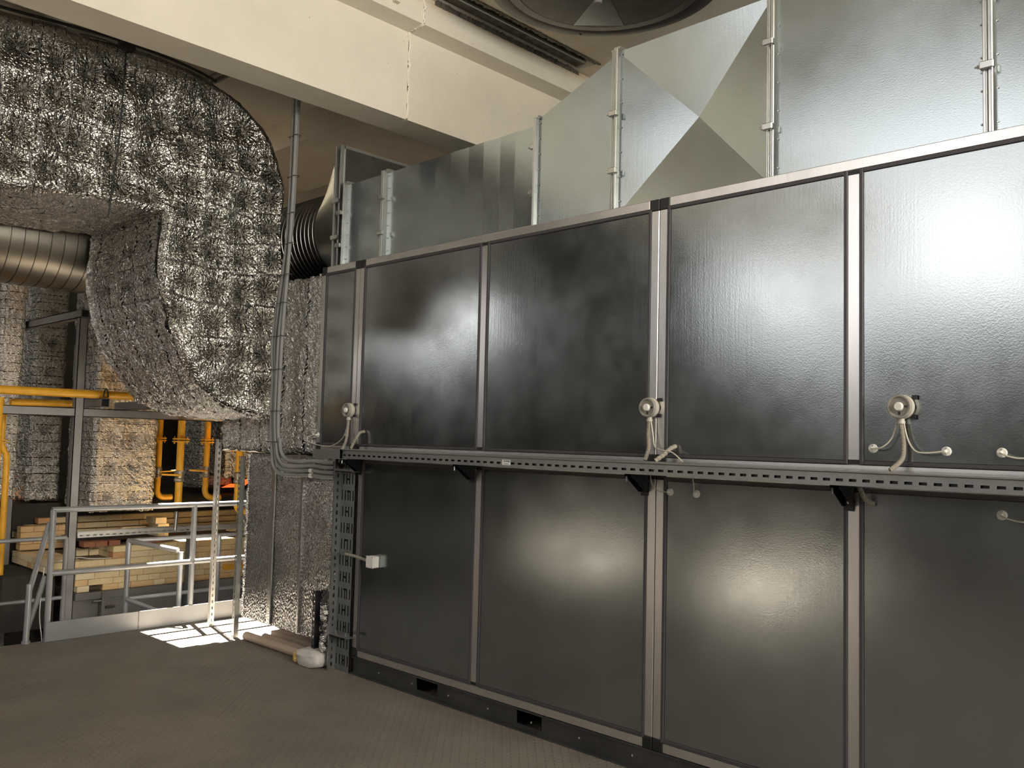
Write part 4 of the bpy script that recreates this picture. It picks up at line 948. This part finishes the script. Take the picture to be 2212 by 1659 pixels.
for y in np.arange(YK+.12, 9.70, .118):
    for x in np.arange(3.09, 3.55, .232): brick(x, x+.23, y, y+.114, zb+4*CH, zb+5*CH)
for r in (5, 6):
    for y in np.arange(YK+.12, 9.0, .232): brick(3.50, 3.614, y, y+.23, zb+r*CH, zb+(r+1)*CH)
for x in np.arange(3.30, 3.5, .116): brick(x, x+.11, 8.95, 9.06, zb+5*CH, zb+6*CH)
for x in (3.25, 3.36, 3.48, 3.70, 3.83): brick(x, x+(.2 if x > 3.6 else .11), 8.66, 8.78, zb+7*CH, zb+7*CH+.05, redbrick_m)
MB().box((3.2, YK+.116, zb), (5.6, 9.9, zb+3*CH-.002)).box((3.62, YK+.116, zb+3*CH), (5.6, 9.9, zb+7*CH-.002)).make('core', mortar_m, k)
MB().box((3.25, YK+.116, zb+CH*4.99), (3.5, 9.9, zb+CH*5.0)).make('core_top', mortar_m, k)
# rear upper rows and loose stacks
for r in range(3):
    course_x(3.0+.1*r, 6.5, 9.75, .45+r*.066, (.2, .1, .16)[r], m=None)
for r in range(4): course_x(2.98, 3.4, 9.55, .35+r*CH, (.2, .12)[r % 2], m=brick_ms[2])
for (dx, r) in ((0, 0), (.0, 1), (-.03, 2)): brick(4.13+dx, 4.25+dx, 9.05, 9.28, .463+r*.066, .463+(r+1)*.066, brick_ms[4])
brick(4.98, 5.21, 9.1, 9.21, .463, .52, brick_ms[1])
MB().prism([(3.72, .463), (3.98, .463), (4.10, .56), (3.86, .56)], 1, 9.25, 9.29).make('leaning_slab', brick_ms[1], k)
MB().cbox((3.30, 8.85, .475), (3.98, 9.4, .50), .01).make('insulating_blanket', blanket_m, k)
P = spline([(3.04, 8.72, .30+.03), (3.2, 8.68, .36), (3.32, 8.66, .345), (3.5, 8.62, .34)], 8)
MB().tube(P, .005, 6).make('thermocouple_wire', white_m, k)
# kiln steelwork
ks = thing('kiln_steelwork', 'grey steel plates and stiffeners carrying the brick kiln', 'frame', (4.2, 8.6, -1.9))
MB().box((3.17, 8.57, -.02), (5.8, 9.9, .044)).make('ledge', sheet_m, ks)
MB().box((3.43, 8.60, -.6), (5.8, 8.61, -.02)).make('side_plate', sheet_m, ks); MB().box((3.17, 8.63, -.20), (3.43, 8.64, .03)).make('small_plate', sheet_m, ks)
MB().box((3.40, 8.545, -.6), (3.43, 8.61, .04)).make('end_stiffener', sheet_m, ks)
for x in (4.78, 4.85): MB().box((x, 8.55, -.6), (x+.012, 8.60, -.02)).make('stiffener', sheet_m, ks)
for x, z in ((3.445, -.10), (3.445, -.30), (4.86, -.10), (4.86, -.25)):
    MB().prism([(8.60, z), (8.54, z), (8.60, z-.03)], 0, x, x+.09).make('gusset', sheet_m, ks)
for z in (-.04, -.33): MB().tube([(3.33, 8.56, z), (3.40, 8.56, z)], .008, 8).make('bolt', zinc_m, ks)
MB().box((3.2, 8.75, -1.9), (5.8, 9.9, -.02)).make('dark_interior', darkwall_m, ks)
MB().box((2.65, 8.9, -.3), (3.1, 9.9, .20)).make('underframe', darkwall_m, ks)
MB().box((4.20, 8.50, -.6), (4.28, 8.56, .60)).make('bracket_column', mat('greenish_steel', (.15, .165, .155), .5, .3), ks)
# slotted rail in front of the bricks
sr = thing('slotted_rail', 'pale slotted tray running along the top of the brick kiln', 'cable tray', (4.0, 8.5, .56))
slotted(MB(), 'x', 3.13, 5.6, .565, .615, 8.49, .0015, pitch=.06, slot=.03, sz=.582).make('side_wall', strut_m, sr)
MB().box((3.13, 8.49, .563), (5.6, 8.60, .565)).box((3.13, 8.595, .565), (5.6, 8.597, .615)).make('tray_floor', strut_m, sr)
tag(MB().cbox((4.58, 8.42, .155), (5.5, 8.50, .205)).make('yellow_beam', yellow_m, origin=(5.0, 8.45, .155)), 'horizontal yellow beam low on the brick wall at the right', 'beam')
# fire glow
tag(MB().box((2.96, 10.55, .79), (3.22, 10.57, .82)).make('fire_slot', fire2_m, origin=(3.1, 10.56, .79)), 'bright orange slit of fire at the left under the shaded flue', 'fire')
fs = tag(MB().prism([(5.60, .86), (5.83, .86), (5.83, .905), (5.72, .905)], 1, 10.5, 10.52).make('fire_slot', fire_m, origin=(5.7, 10.5, .8)), 'small red glow of fire between the yellow pipes', 'fire')
MB().prism([(5.90, .87), (5.98, .92), (6.10, .955), (5.96, .965), (5.89, .95)], 1, 10.5, 10.52).make('fire_tongue', fire_m, fs)
kb = thing('burner_housing', 'dark kiln body behind the yellow pipes', 'kiln', (5.0, 11.0, 0))
MB().box((2.5, 9.9, .25), (7.5, 12.5, .78)).make('lower_body', darkwall_m, kb); MB().box((2.5, 12.6, .78), (8.5, 12.8, 4.0)).make('rear_wall', darkwall_m, kb)
lf = MB().lathe((4.62, 8.1, .83), (0, 0, 1), [(.03, -2.72), (.03, -.18), (.12, -.02), (.16, .06), (.15, .12), (.10, .16)], 24).make('burner_cone', lilac_m, smooth=True, origin=(4.62, 8.1, .63)); tag(lf, 'lilac grey cone behind the elbow of the bright yellow pipe', 'burner')
fb = MB().tube([(3.98, 8.35, .60), (3.99, 8.35, .78)], .018, 10).make('steel_stub', zinc_m, smooth=True, origin=(3.98, 8.35, .6)); tag(fb, 'short steel stub under the flanged yellow pipe', 'pipe')
# conduits under the rear ceiling
for i, (x, z) in enumerate(((3.66, 4.80), (3.73, 4.80), (3.80, 4.80))):
    pts = [(x, 5.3, z), (x, 6.9, z), (x-.05, 7.2, z), (x-.5, 7.7, z-.02), (x-1.2, 8.0, z-.03)] if i == 0 else [(x, 5.3, z), (x, 6.6+i*.2, z), (x-.02, 8.6, z)]
    o = MB().tube(spline(pts, 6), .022, 10).make('ceiling_conduit', conduit_m, smooth=True, origin=(x, 5.3, z)); tag(o, 'dark conduit under the rear ceiling, %s of three from the left' % ('first', 'second', 'third')[i], 'conduit', 'conduits under the rear ceiling')

o = MB().tube(spline([(2.56, 7.6, .45), (2.545, 7.6, .1), (2.57, 7.6, -.1), (2.585, 7.6, -.25), (2.545, 7.55, -.295)], 6), .004, 6).make('loose_cable', white_m, smooth=True, origin=(2.56, 7.6, .45)); tag(o, 'thin pale cable hanging behind the sloping handrail', 'cable')
